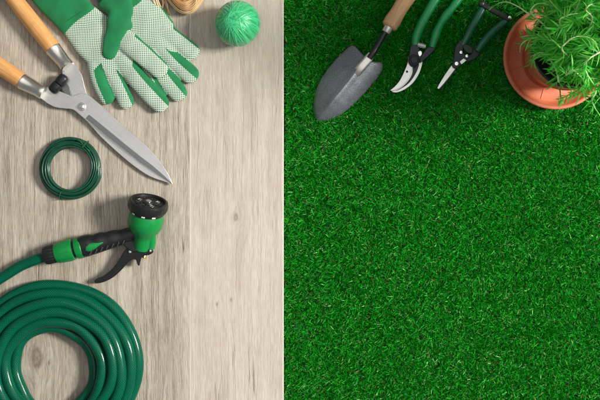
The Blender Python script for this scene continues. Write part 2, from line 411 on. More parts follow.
# materials read object coordinates: keep every plank's own origin at the world origin
def plank0(x0, x1, mat):
    me_b = MB().box((x0, YB, GZ+0.0002), (x1, YT, 0)); o = me_b.build('plank', mat, None, bevel=0.0007, seg=2)
    o.parent = table; o.matrix_parent_inverse = Matrix.Translation(-table.location); return o
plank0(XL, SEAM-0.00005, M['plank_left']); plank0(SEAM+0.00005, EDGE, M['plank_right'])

# footprints (photo pixels) where tools press the pile down: (x0,y0,x1,y1,radius)
PRESS = [(340, 70, 325, 108, 14), (362, 66, 335, 108, 14), (350, 55, 345, 66, 8), (372, 68, 345, 100, 9), (370, 58, 392, 24, 5), (390, 26, 412, -10, 9),
         (416, 42, 436, -4, 6), (430, 46, 458, 0, 5), (415, 58, 416, 60, 9), (412, 70, 402, 84, 7), (398, 86, 393, 90, 3),
         (468, 46, 456, 62, 9), (451, 68, 438, 90, 3), (470, 34, 484, 8, 5), (482, 44, 506, 20, 5), (482, 5, 508, 19, 5)]
SAUC = P(554.5, 57.5, 0.0)
def make_turf():
    def scatter(x0, x1, y0, y1, dens):
        n = int((x1-x0)*(y1-y0)*dens); return np.stack([rng.uniform(x0, x1, n), rng.uniform(y0, y1, n)], 1)
    fx0, fx1, fy0, fy1 = EDGE+0.0015, P(640, 0).x, P(0, 440).y, P(0, -40).y
    A = scatter(fx0, fx1, fy0, fy1, 122000)
    B = scatter(fx0, XR, YB, YT, 45000)
    B = B[~((B[:, 0] < fx1) & (B[:, 1] > fy0) & (B[:, 1] < fy1))]
    R = np.concatenate([A, B]); 
    d = np.hypot(R[:, 0]-SAUC.x, R[:, 1]-SAUC.y); R = R[d > 0.064]; d = d[d > 0.064]
    TN = 6                                              # blades stand in stitched tufts
    R = np.repeat(R, TN, 0); d = np.repeat(d, TN); n = len(R); tid = np.arange(n)//TN; nt_ = n//TN
    R = R+rng.normal(0, 0.00055, (n, 2)); R[:, 0] = np.maximum(R[:, 0], EDGE+0.0008)
    L = (rng.uniform(0.0135, 0.0185, nt_)[tid])*rng.uniform(0.72, 1.08, n)
    # slow drift of pile length and lean, as in a brushed turf mat
    ph = R*1.0
    drift = np.sin(ph[:, 0]*38+2*np.sin(ph[:, 1]*21))*0.5+np.sin(ph[:, 1]*47+1.7*np.sin(ph[:, 0]*30))*0.5
    L *= 1+0.09*drift
    taz = rng.uniform(0, 2*np.pi, nt_)[tid]; az = taz+rng.normal(0, 1.3, n); lean = np.clip(rng.uniform(0.1, 0.75, nt_)[tid]+rng.normal(0, 0.18, n), 0.02, 1.05)
    pux, puy = 600/0.9*R[:, 0]+300, 200-600/0.9*R[:, 1]
    press = np.ones(n)
    for (x0, y0, x1, y1, r) in PRESS:
        vx, vy = x1-x0, y1-y0; t = np.clip(((pux-x0)*vx+(puy-y0)*vy)/(vx*vx+vy*vy), 0, 1)
        dd = np.hypot(pux-x0-t*vx, puy-y0-t*vy); press = np.minimum(press, np.clip(0.48+(dd-r+2)/7, 0.48, 1))
    press = np.where(d < 0.083, np.minimum(press, 0.42), press)
    lean = np.where(press < 0.8, np.maximum(lean, 0.8), lean); L = L*np.where(press < 0.99, 0.4+0.6*press, 1)
    w = rng.uniform(0.00055, 0.00095, n)
    dx, dy = np.cos(az), np.sin(az)
    roomx = np.maximum(R[:, 0]-EDGE-0.001, 0.0005)           # blades bend away from the board's edge
    reach = L*np.sin(lean); over = (dx < 0) & (-dx*reach > roomx); dx = np.where(over, -dx, dx)
    tw = rng.uniform(0, np.pi, n); sx, sy = np.cos(tw), np.sin(tw)
    z0 = np.full(n, GZ)
    bow = rng.uniform(0.0, 0.45, n)
    def at(f, k):
        ln = lean*(0.45+0.55*f)+bow*f*f
        return np.stack([R[:, 0]+dx*L*f*np.sin(ln), R[:, 1]+dy*L*f*np.sin(ln), z0+L*f*np.cos(ln)], 1)
    side = np.stack([sx*w, sy*w, np.zeros(n)], 1)
    p0, p1, p2 = at(0.0, 0), at(0.55, 0), at(1.0, 0)
    tipd = np.stack([dx, dy, np.zeros(n)], 1)
    v = np.stack([p0-side, p0+side, p1+side*0.95, p1-side*0.95, p2+side*0.22, p2-side*0.22], 1).reshape(-1, 3)
    base = np.arange(n)[:, None]*6
    q = np.concatenate([base+np.array([[0, 1, 2, 3]]), base+np.array([[3, 2, 4, 5]])], 1).reshape(-1)
    u = np.clip(0.55*rng.uniform(0, 1, n)+0.45*rng.uniform(0, 1, nt_)[tid], 0, 1)[:, None]
    cA, cB, cC = np.array([[0.002, 0.095, 0.004]]), np.array([[0.014, 0.47, 0.018]]), np.array([[0.24, 0.72, 0.16]])
    c = cA*(1-u)+cB*u; m2 = rng.uniform(0, 1, n); c[m2 > 0.968] = (cC*rng.uniform(0.6, 1.2, (n, 1)))[m2 > 0.968]
    olive = m2 < 0.022; c[olive] = np.array([0.20, 0.17, 0.07])*rng.uniform(0.5, 1.3, (olive.sum(), 1))
    cv = np.repeat(np.concatenate([c, np.ones((n, 1))], 1)[:, None, :], 6, 1)
    me = bpy.data.meshes.new('grass'); me.vertices.add(len(v)); me.vertices.foreach_set('co', v.astype(np.float32).ravel())
    nf = len(q)//4
    me.loops.add(len(q)); me.loops.foreach_set('vertex_index', q.astype(np.int32))
    me.polygons.add(nf); me.polygons.foreach_set('loop_start', np.arange(nf, dtype=np.int32)*4)
    me.update(calc_edges=True); me.materials.append(M['turf'])
    o = bpy.data.objects.new('grass', me); col.objects.link(o); set_tint(o, cv.reshape(-1, 4))
    o['kind'] = 'stuff'; o['label'] = 'short bright green artificial grass covering the right side'; o['category'] = 'grass'
    # brown curled thatch fibres woven into the pile
    k = 1800; X = rng.uniform(fx0+0.006, fx1, k); Y = rng.uniform(fy0, fy1, k); t = MB()
    vs_, fs_, cs_ = [], [], []
    pm = np.hypot(X-SAUC.x, Y-SAUC.y) > 0.085
    for i in np.nonzero(pm)[0]:
        a = random.uniform(0, 6.28); l = random.uniform(0.002, 0.0045); z = GZ+random.uniform(0.008, 0.0135); b = random.uniform(-1.2, 1.2)
        cc = random.choice([(0.34, 0.26, 0.12), (0.42, 0.40, 0.20), (0.25, 0.17, 0.09), (0.30, 0.42, 0.16)])
        pts = [Vector((X[i]+math.cos(a+b*q)*l*q, Y[i]+math.sin(a+b*q)*l*q, z+0.002*math.sin(q*3))) for q in (0, 0.5, 1)]
        s = Vector((-math.sin(a), math.cos(a), 0.3))*0.00032
        o0 = len(vs_)
        for p in pts: vs_ += [p-s, p+s]; cs_ += [(*cc, 1)]*2
        fs_ += [(o0, o0+1, o0+3, o0+2), (o0+2, o0+3, o0+5, o0+4)]
    me = bpy.data.meshes.new('thatch'); me.from_pydata(vs_, [], fs_); me.materials.append(M['turf'])
    th = bpy.data.objects.new('thatch', me); col.objects.link(th); set_tint(th, cs_); th['kind'] = 'stuff'; th.parent = o
make_turf()

# ------------------------------------------------------------------ hedge shears
def px_path(pts, n=6): return catmull([P(*p) for p in pts], n)
def sm(pts, n=4, closed=True): return [(v.x, v.y) for v in catmull([V(a, b, 0) for a, b in pts], n, closed)]
def hedge_shears():
    t = thing('hedge_shears', P(82, 107, 0), 'hedge shears with orange wooden handles and long straight silver blades', 'shears')
    Z = 0.0126
    for (a, b, c) in (((54, 50), (67, 66), (15, 0)), ((23.5, 82), (43, 92.5), (0, 66.5))):
        A = P(*a, Z); B = P(*b, Z); dr = (P(*c, Z)-A).normalized(); L = 0.165
        n = 28; path = [A+dr*(L*i/(n-1)) for i in range(n)]
        w = [0.0120*(1.0+0.05*math.sin(i/(n-1)*5.5)) for i in range(n)]
        w[0] = 0.0116; w[-1] = 0.005; w[-2] = 0.0098; w[-3] = 0.0114
        MB().sweep(path, w, n=24).build('handle', M['shear_wood'], t)
        ax = (B-A); ln = ax.length
        MB().lathe(A-ax.normalized()*0.003, ax, [(0.0116, 0), (0.0123, 0.0008), (0.0123, 0.003), (0.0119, 0.0036), (0.0102, ln*0.9), (0.0105, ln*0.92), (0.0105, ln*1.10), (0.0094, ln*1.14)], 32).build('ferrule', M['nickel'], t)
    tip = (173, 184.5)
    # lower blade first, with the upper handle's arm
    up = sm([(61.5, 68), (66, 64), (71.5, 61), (77, 67), (82, 76), (84.5, 86), (86.5, 93)], 4, False)
    lowB = up+[(92, 99.5), (110, 114), (130, 134), (150, 156), (165, 173), tip]+sm([(164, 181.5), (150, 176.5), (136, 167.5), (124, 158), (111, 146.5), (100, 136), (93, 128), (86, 120.5)], 3, False)+[(78, 113), (73, 103), (71.5, 95), (70, 90), (66.5, 83), (63, 76)]
    MB().plate(lowB, 0.0045, 0.0074).build('blade', M['blade'], t, bevel=0.0005)
    upA = sm([(46.5, 86.5), (43, 92), (40.5, 98)], 3, False)+sm([(47, 103), (55, 107), (64, 108.5), (73, 109.5), (80, 115), (85.2, 119)], 4, False)+\
        [(106, 136.5), (125, 151.2), (139, 162), (155, 173), tip]+sm([(168.5, 174.5), (161, 162.5), (153, 153), (144, 143.5), (128, 130), (104, 108), (92, 97.5), (86.6, 94)], 3, False)+[(81, 93), (76, 95), (71.5, 96), (66, 93.5), (58, 90.5)]
    A_ = MB().plate(upA, 0.0078, 0.0108).build('blade', M['blade'], t, bevel=0.0005)
    strip = [(89, 114.5), (107, 129), (125, 144), (140, 156), (152.5, 165.5), (164, 175.5), (173, 184.3), (155, 172.4), (139, 161.4), (125, 150.4), (106, 135.6), (85.6, 118.3)]
    MB().plate(strip, 0.0092, 0.01105).build('ground_edge', M['ground_edge'], A_, bevel=0.0003)  # strip coloured dark in place of a reflection on the bevel
    # bumper pads between the arms
    dr = (P(64, 77, 0)-P(52, 90, 0)).normalized(); c = P(58.6, 83.6, 0.0140)
    for s in (-1, 1):
        pth = [c+dr*s*q for q in (0.0003, 0.0008, 0.003, 0.011, 0.0146, 0.0162)]
        MB().sweep(pth, [0.0066, 0.0074, 0.0077, 0.0077, 0.0066, 0.0038], [0.0062, 0.0070, 0.0073, 0.0073, 0.006, 0.0034], n=20, p=2.4).build('bumper', M['rubber'], t)
    MB().plate([(58, 84), (63, 79), (69, 86), (71.5, 96), (65, 93)], 0.0082, 0.0095).build('bumper_bracket', M['ground_edge'], t, bevel=0.0003)
    o = P(81.7, 106.7, 0.0107)
    w = MB().lathe(o, (0, 0, 1), [(0.0062, 0), (0.0062, 0.0007), (0.0056, 0.001), (0.0056, 0.001)], 28).build('pivot_bolt', M['nickel'], t)
    MB().lathe(o, (0, 0, 1), [(0.0042, 0.0009), (0.0044, 0.0034), (0.0036, 0.004)], 6).build('nut', M['chrome'], w, bevel=0.0003)
    MB().lathe(o, (0, 0, 1), [(0.0021, 0.0036), (0.0021, 0.0058), (0.0015, 0.0064)], 16).build('bolt_end', M['chrome'], w)
hedge_shears()

# ------------------------------------------------------------------ gloves
def fabric_body(name, tubes, parent, split=None, vox=0.0013, wr=0.0009, mats=None):
    b = MB()
    for (pts, w, h) in tubes:
        path = catmull([P(*p) for p in pts], 5); n = len(path)
        ww = lerp_list(w, n); hh = lerp_list(h, n)
        ends = 3
        d0 = (path[0]-path[1]).normalized(); d1 = (path[-1]-path[-2]).normalized()
        fr = [0.95, 0.75, 0.35]
        ad = [path[-1]+d1*ww[-1]*S*q for q in (0.35, 0.68, 0.92)]
        path2 = path+ad; ww2 = [x*S for x in ww]+[ww[-1]*S*f for f in fr]; hh2 = hh+[hh[-1]*f for f in fr]
        b.sweep(path2, ww2, hh2, n=20, p=2.3)
    tmp = b.build('tmp', [M['glove_green']])
    r = tmp.modifiers.new('r', 'REMESH'); r.mode = 'VOXEL'; r.voxel_size = vox; r.use_smooth_shade = True
    s_ = tmp.modifiers.new('s', 'SMOOTH'); s_.iterations = 7; s_.factor = 0.5
    tx = bpy.data.textures.new('wrinkle', 'CLOUDS'); tx.noise_scale = 0.034; tx.noise_depth = 1
    dsp = tmp.modifiers.new('d', 'DISPLACE'); dsp.texture = tx; dsp.strength = wr*4; dsp.mid_level = 0.5
    dg = bpy.context.evaluated_depsgraph_get(); me = bpy.data.meshes.new_from_object(tmp.evaluated_get(dg))
    bpy.data.objects.remove(tmp, do_unlink=True)
    me.name = name; off = world_loc(parent)
    me.materials.clear()
    for m in (mats or [M['glove_dots']]): me.materials.append(m)
    me.update()
    nv = len(me.vertices); no = np.zeros(nv*3, dtype=np.float32); me.vertices.foreach_get('normal', no); no = no.reshape(-1, 3)
    ce = np.zeros(nv*3, dtype=np.float32); me.vertices.foreach_get('co', ce); ce = ce.reshape(-1, 3)
    k = S*(D-ce[:, 2])/D; px, py = ce[:, 0]/k+300, 200-ce[:, 1]/k
    best = np.full(len(px), 1e9); lat = np.zeros(len(px)); lim = np.zeros(len(px))
    for ti, (pts, w, h) in enumerate(tubes):
        path = [(v.x, v.y) for v in catmull([V(q[0], q[1], 0) for q in pts], 5)]; ww = lerp_list(w, len(path))
        for i in range(len(path)-1):
            (x0, y0), (x1, y1) = path[i], path[i+1]; vx, vy = x1-x0, y1-y0; l = math.hypot(vx, vy)
            tt = np.clip(((px-x0)*vx+(py-y0)*vy)/(l*l), 0, 1 if i < len(path)-2 else 2.5)
            dx, dy = px-x0-tt*vx, py-y0-tt*vy; wloc = ww[i]+(ww[i+1]-ww[i])*np.minimum(tt, 1)
            dd = np.hypot(dx, dy)/wloc+(0.25 if ti == 0 else 0)
            sd = (dx*vy-dy*vx)/l/wloc                       # positive towards the upper right of the picture
            fr = (i+np.minimum(tt, 1))/(len(path)-1); lm = (split[ti] if split else 9)+(0 if ti == 0 else 1)*np.clip((0.24-fr)/0.24, 0, 1)*1.5
            up = dd < best; best = np.where(up, dd, best); lat = np.where(up, sd, lat); lim = np.where(up, lm, lim)
    sdv = np.maximum(np.clip(lat-lim, -1, 1), 0.05-no[:, 2])
    at = me.attributes.new('side', 'FLOAT', 'POINT'); at.data.foreach_set('value', sdv.astype(np.float32))
    vz = np.zeros(len(me.vertices)*3, dtype=np.float32); me.vertices.foreach_get('co', vz); vz = vz.reshape(-1, 3)
    vz[:, 2] = np.maximum(vz[:, 2], 0.0006); vz -= np.array(off, dtype=np.float32); me.vertices.foreach_set('co', vz.ravel())
    me.shade_smooth()
    o = bpy.data.objects.new(name, me); col.objects.link(o); o.parent = parent
    return o
def glove_two():
    t = thing('garden_glove', P(150, 25, 0), 'green glove with dotted palm lying underneath the other, fingers towards pale plank', 'glove', 'pair of green garden gloves')
    z = 0.0065
    tubes = [([(122, -6, z), (140, 16, z), (155, 36, z), (166, 48, z)], [21, 23, 23, 18], [0.0065, 0.0065, 0.0068, 0.006]),
             ([(162, 30, z), (178, 42, z), (190.5, 51.5, z)], [9.5, 9.5, 9], [0.007, 0.0068, 0.006]),
             ([(158, 42, z), (174, 60, z), (190, 74.5, z)], [10, 10, 9.5], [0.007, 0.0068, 0.006]),
             ([(150, 52, z), (163, 74, z), (178, 92.5, z)], [10, 10, 9.5], [0.007, 0.0068, 0.006]),
             ([(140, 52, 0.006), (149, 76, 0.006), (158, 95, 0.006)], [9.5, 9.5, 8.5], [0.006, 0.006, 0.005])]
    fabric_body('glove_body', tubes, t, (0.93, 0.80, 0.12, 0.35, 0.3))
    fabric_body('cuff', [([(134, 9, 0.0072), (118, -10, 0.0078), (98, -36, 0.0078), (80, -60, 0.0078)], [22, 22.5, 23, 25], [0.0066, 0.0078, 0.0074, 0.0066])], t, mats=[M['glove_green']], wr=0.0014)
def glove_one():
    t = thing('garden_glove', P(100, 45, 0), 'green glove with dotted palm and folded thumb, lying on top beside the shears', 'glove', 'pair of green garden gloves')
    z = 0.0068
    tubes = [([(76, 17, z), (94, 35, z), (112, 52, 0.0085), (120, 60, 0.009)], [19, 24, 24.5, 20], [0.0065, 0.0068, 0.0072, 0.006]),
             ([(96, 62, z), (100, 80, z), (107, 97, z)], [8.5, 8.5, 8], [0.0066, 0.0066, 0.006]),
             ([(108, 64, z), (118, 84, z), (126, 101, z)], [9, 8.5, 8], [0.007, 0.0068, 0.006]),
             ([(121, 58, 0.009), (140, 82, 0.011), (160, 103, 0.010)], [10.5, 10.5, 9.5], [0.0072, 0.007, 0.006]),
             ([(122, 38, 0.011), (140, 52, 0.017), (159, 68.5, 0.018)], [11.5, 10.8, 9.5], [0.008, 0.007, 0.0055])]
    fabric_body('glove_body', tubes, t, (0.97, -0.45, 0.50, 0.38, 0.80))
    zt = 0.0168
    th = [([(112, -6, 0.013), (121, 9, zt), (117.5, 26, zt+0.001), (112, 42, zt), (109.5, 53, 0.0160)], [16, 12.5, 10.8, 9.6, 6.8], [0.0072, 0.0062, 0.0050, 0.0042, 0.0034]),
          ([(108, -2, 0.010), (121, 14, 0.014), (127, 25, 0.014)], [13, 9, 6], [0.008, 0.008, 0.006])]
    fabric_body('thumb', th, t, mats=[M['glove_green']], wr=0.0012)
    cf = fabric_body('cuff', [([(79.5, 21.5, 0.0078), (68, 8, 0.0082), (46, -18, 0.0084), (20, -48, 0.008)], [20.2, 21, 22.5, 25], [0.0076, 0.0085, 0.0082, 0.0070])], t, mats=[M['glove_green']], wr=0.0014)
    st = [P(60.6+(93.0-60.6)*f, 25.2+(4.2-25.2)*f, 0.0160-0.0062*abs(2*f-1)**2.6) for f in np.linspace(0.04, 0.80, 34)]
    for i in range(0, 33, 1):
        if i % 3 < 2: MB().sweep([st[i], st[i+1]], 0.00035, n=5).build('stitch', M['glove_green'], cf)
glove_two(); glove_one()

# ------------------------------------------------------------------ ball of green raffia
def ribbons(name, paths, mat, parent, w, h, n=6):
    b = MB(); tint = []
    for p, tn, ctr in paths:
        before = len(b.v)
        # ribbon lies flat against the surface it winds round
        m = len(p); base = len(b.v); L = 0
        ww = w*random.uniform(0.7, 1.25)
        for i in range(m):
            t = (p[min(i+1, m-1)]-p[max(i-1, 0)]).normalized()
            u = (p[i]-ctr[i] if isinstance(ctr, list) else p[i]-ctr).normalized()
            sd = t.cross(u).normalized(); u = sd.cross(t)
            if i: L += (p[i]-p[i-1]).length
            for k in range(n):
                a = 2*math.pi*k/n; b.v.append(p[i]+sd*math.cos(a)*ww+u*math.sin(a)*h)
        for i in range(m-1):
            for k in range(n):
                k2 = (k+1) % n
                b.face((base+i*n+k, base+i*n+k2, base+(i+1)*n+k2, base+(i+1)*n+k), ((L*i/m, k*0.001), (L*i/m, k*0.001+0.001), (L*(i+1)/m, k*0.001+0.001), (L*(i+1)/m, k*0.001)))
        tint += [(tn, tn, tn, 1)]*(len(b.v)-before)
    o = b.build(name, mat, parent, sharp=80); set_tint(o, tint); return o
def raffia_ball():
    R = 0.0325; C = P(237.6, 23.5, R)
    t = thing('raffia_ball', (C.x, C.y, 0), 'round ball of shiny green raffia standing on pale plank', 'raffia ball')
    ax = Vector((-0.16, 0.12, 1)).normalized(); e1 = ax.cross(V(0, 1, 0)).normalized(); e2 = ax.cross(e1)
    core = MB(); pr = [(0.0001, -R*0.86)]+[(R*0.93*math.cos(a), R*0.86*math.sin(a)) for a in np.linspace(-1.4, 1.4, 14)]+[(0.0001, R*0.86)]
    core.lathe(C, ax, pr, 32).build('core', M['green_grip'], t)
    paths = []
    N = 300
    for i in range(N):
        phi = math.pi*2*i/N*11+random.uniform(-0.03, 0.03)
        off = R*(random.uniform(0.10, 0.24) if i % 4 else random.uniform(0.2, 0.42))*random.choice((1, 1, 1, -1)); lay = random.uniform(0.94, 1.01)
        nrm = (e1*math.cos(phi)+e2*math.sin(phi)+ax*random.uniform(-0.1, 0.1)).normalized()
        f1 = ax.cross(nrm).normalized(); f2 = nrm.cross(f1); rr = math.sqrt(R*R-off*off)
        pts = []
        for k in range(45):
            a = 2*math.pi*k/44; q = nrm*off+(f1*math.cos(a)+f2*math.sin(a))*rr
            hz = q.dot(ax); q = q-ax*hz*0.06
            pts.append(C+q*lay*(1+0.012*math.sin(3*a+i)))
        paths.append((pts, random.uniform(0.15, 1.0), C))
    for i in range(60):                                 # a belt of turns low round the sides
        tilt = V(random.uniform(-0.5, 0.5), random.uniform(-0.5, 0.5), 1).normalized(); f1 = tilt.cross(V(1, 0, 0)).normalized(); f2 = tilt.cross(f1)
        hh = R*random.uniform(-0.45, 0.02); rr = math.sqrt(R*R-hh*hh)*1.0
        paths.append(([C+tilt*hh+(f1*math.cos(a)+f2*math.sin(a))*rr for a in np.linspace(0, 2*math.pi, 45)], random.uniform(0, 0.55), C))
    o = ribbons('winding', paths, M['yarn'], t, 0.0015, 0.0006)
raffia_ball()

# ------------------------------------------------------------------ hank of natural raffia
def raffia_hank():
    t = thing('raffia_hank', P(184, -20, 0), 'tan natural raffia hank with frayed ends, cut off by the top edge', 'raffia')
    paths = []
    ctrl = [(163, -70), (164, -35), (168, -12), (177, 3), (186, 7.5), (195, 3), (198, -10), (198, -35), (195, -70)]
    for i in range(135):
        r = math.sqrt(random.random())*8.2; a = random.uniform(0, 6.28); du, dz = r*math.cos(a), r*math.sin(a)
        z = 0.0135+dz*S; a2 = a+random.uniform(-0.6, 0.6)
        pts = []
        for j, (x, y) in enumerate(ctrl):
            cx, cy = 181, -30
            nx, ny = x-cx, y-cy
            if j < 3 or j > 5: nx, ny = (1 if x > cx else -1), 0
            l = math.hypot(nx, ny); f = du*(0.85 if 3 <= j <= 5 else 1.15)+random.uniform(-0.9, 0.9)
            pts.append(P(x+nx/l*f, y+ny/l*f, max(0.0015, z+random.uniform(-1, 1)*0.0008)))
        p = catmull(pts, 6); paths.append((p, random.uniform(0.1, 1), P(181, -30, 0.0)))
    ribbons('strands', paths, M['raffia'], t, 0.0013, 0.00035)
    ends = []
    for (x0, y0, x1, y1, x2, y2) in ((152, -12, 158, 5, 162.5, 15), (157, -14, 165, 3, 170.5, 15), (150, -10, 155, 4, 156, 12), (160, -12, 167, 4, 168, 14), (154, -12, 159, 3, 164, 13), (166, -10, 172, 4, 176, 12), (157, -12, 163, 2, 161, 12)):
        p = catmull([P(x0, y0, 0.016), P(x1, y1, 0.011), P(x2, y2, 0.0015)], 8); ends.append((p, random.uniform(0.5, 1), P(x1, y1, -0.2)))
    ribbons('loose_end', ends, M['raffia'], t, 0.0010, 0.0003)
    # inner loop of the fold
    lo = []
    for i in range(26):
        r = 3.2+random.uniform(0, 3.8); zz = random.uniform(0.012, 0.0255-r*0.001)
        q = [P(186+math.cos(a)*r*1.1+random.uniform(-.2, .2), 7.5+math.sin(a)*r*1.05-1.0, zz) for a in np.linspace(-2.9, 3.0+random.uniform(-.5, .3), 22)]
        lo.append((q, random.uniform(0.2, 0.9), P(186, 6, zz)))
    ribbons('inner_loop', lo, M['raffia'], t, 0.0010, 0.0003)
raffia_hank()

# ------------------------------------------------------------------ coil of garden wire
def wire_coil():
    C = P(71.6, 168.6, 0.0)
    t = thing('wire_coil', C, 'small ring coil of dark green garden wire lying below the shears', 'wire coil')
    r0 = 0.0016; pts = []; turns = 21; seg = 84
    slots = []
    row = 0
    while len(slots) < turns+1:
        nrow = 5 if row % 2 == 0 else 4
        for k in range(nrow): slots.append((k*0.0031+(0.0015 if row % 2 else 0), 0.0017+row*0.0027))
        row += 1
    slots = slots[:turns+1]
    for i in range(turns*seg):
        k = i//seg; f = (i % seg)/seg; s0, s1 = slots[k], slots[k+1]
        g = min(1, max(0, (f-0.8)/0.2)); a = 2*math.pi*f+1.0
        rr = 0.0332+s0[0]*(1-g)+s1[0]*g; z = s0[1]*(1-g)+s1[1]*g
        rr += 0.0005*math.sin(2*a+k*1.3)+0.0004*math.sin(3*a+k*2.1); z += 0.0003*math.sin(2*a+k)
        pts.append(C+V(math.cos(a)*rr*1.0, math.sin(a)*rr*0.985, max(z, 0.0017)))
    MB().sweep(pts, r0, n=6).build('wire', M['wire'], t, sharp=80)
    for (ang, tails) in ((math.radians(57), True), (math.radians(251), False)):
        d = V(math.cos(ang), math.sin(ang), 0); c0 = C+d*0.0402; zc = 0.0062
        ring = [c0+d*(math.cos(a)*0.0090)+V(0, 0, zc+math.sin(a)*0.0074) for a in np.linspace(0, 2*math.pi, 25)[:-1]]
        for q in ring: q.z = max(q.z, 0.0006)
        b = MB().sweep(ring, 0.0006, n=6, closed=True, up=(-d.y, d.x, 0))
        if tails:
            e = c0+V(0, 0, zc+0.0076)
            b.sweep(catmull([e, e+V(0.004, -0.004, 0.001), e+V(0.012, -0.011, -0.003), e+V(0.016, -0.017, -0.008)], 5), 0.0008, n=6)
            b.sweep(catmull([e, e+V(-0.004, 0.005, 0.001), e+V(-0.008, 0.009, 0.001)], 5), 0.0008, n=6)
            b.sweep([e+V(-0.002, -0.002, 0), e+V(0.002, 0.002, 0.0005)], 0.0018, n=8)
        b.build('twist_tie', M['tie'], t, sharp=80)
wire_coil()

# ------------------------------------------------------------------ garden hose
def garden_hose():
    t = thing('garden_hose', P(53, 368, 0), 'long green braided garden hose lying in a thick coil of several turns', 'hose')
    r = 0.0081
    # (radius px, height, centre px, wobble) seen from outside to inside, then the turns hidden under them
    turns = [(84.0, 0.0085, 53, 368, 0.3), (76.6, 0.0160, 53, 369, 1.1), (67.2, 0.0225, 53.5, 369, 2.0), (57.6, 0.0250, 54, 369, 0.7), (48.8, 0.0215, 53.5, 369.5, 2.6), (42.6, 0.0105, 52, 369.5, 3.3),
             (69.0, 0.0084, 53, 369, 1.7), (57.5, 0.0084, 53, 369, 0.2)]
    for i, (R, z, cx, cy, ph) in enumerate(turns):
        Rn = turns[(i+1) % len(turns)][0]; zn = turns[(i+1) % len(turns)][1]
        path = []
        m = 120
        for k in range(m+1):
            f = k/m; a = math.radians(-90)-2*math.pi*f        # starts and ends below the picture
            g = max(0, (f-0.97)/0.03); rr = R*(1-g)+Rn*g; zz = z*(1-g)+zn*g
            left = max(0, -math.cos(a)); rr2 = rr+1.3*math.sin(2*a+ph)+0.8*math.sin(3*a+2*ph)+0.45*math.sin(7*a+5*ph)
            if i == 5: rr2 -= 6.0*left**2
            if i == 4: rr2 -= 2.0*left**2
            path.append(P(cx+math.cos(a)*rr2, cy-math.sin(a)*rr2, zz+0.0004*math.sin(3*a+ph)))
        MB().sweep(path, r, n=20).build('hose_turn', M['hose'], t, sharp=80)
    lead = px_path([(-150, 372, 0.009), (-110, 345, 0.009), (-60, 312, 0.009), (-25, 293, 0.009), (0, 278.6, 0.0095), (20, 266.3, 0.0115), (36, 259.6, 0.0145), (48, 256, 0.0155), (56, 254.2, 0.0155)], 10)
    MB().sweep(lead, r, n=20).build('hose_end', M['hose'], t, sharp=80)
garden_hose()

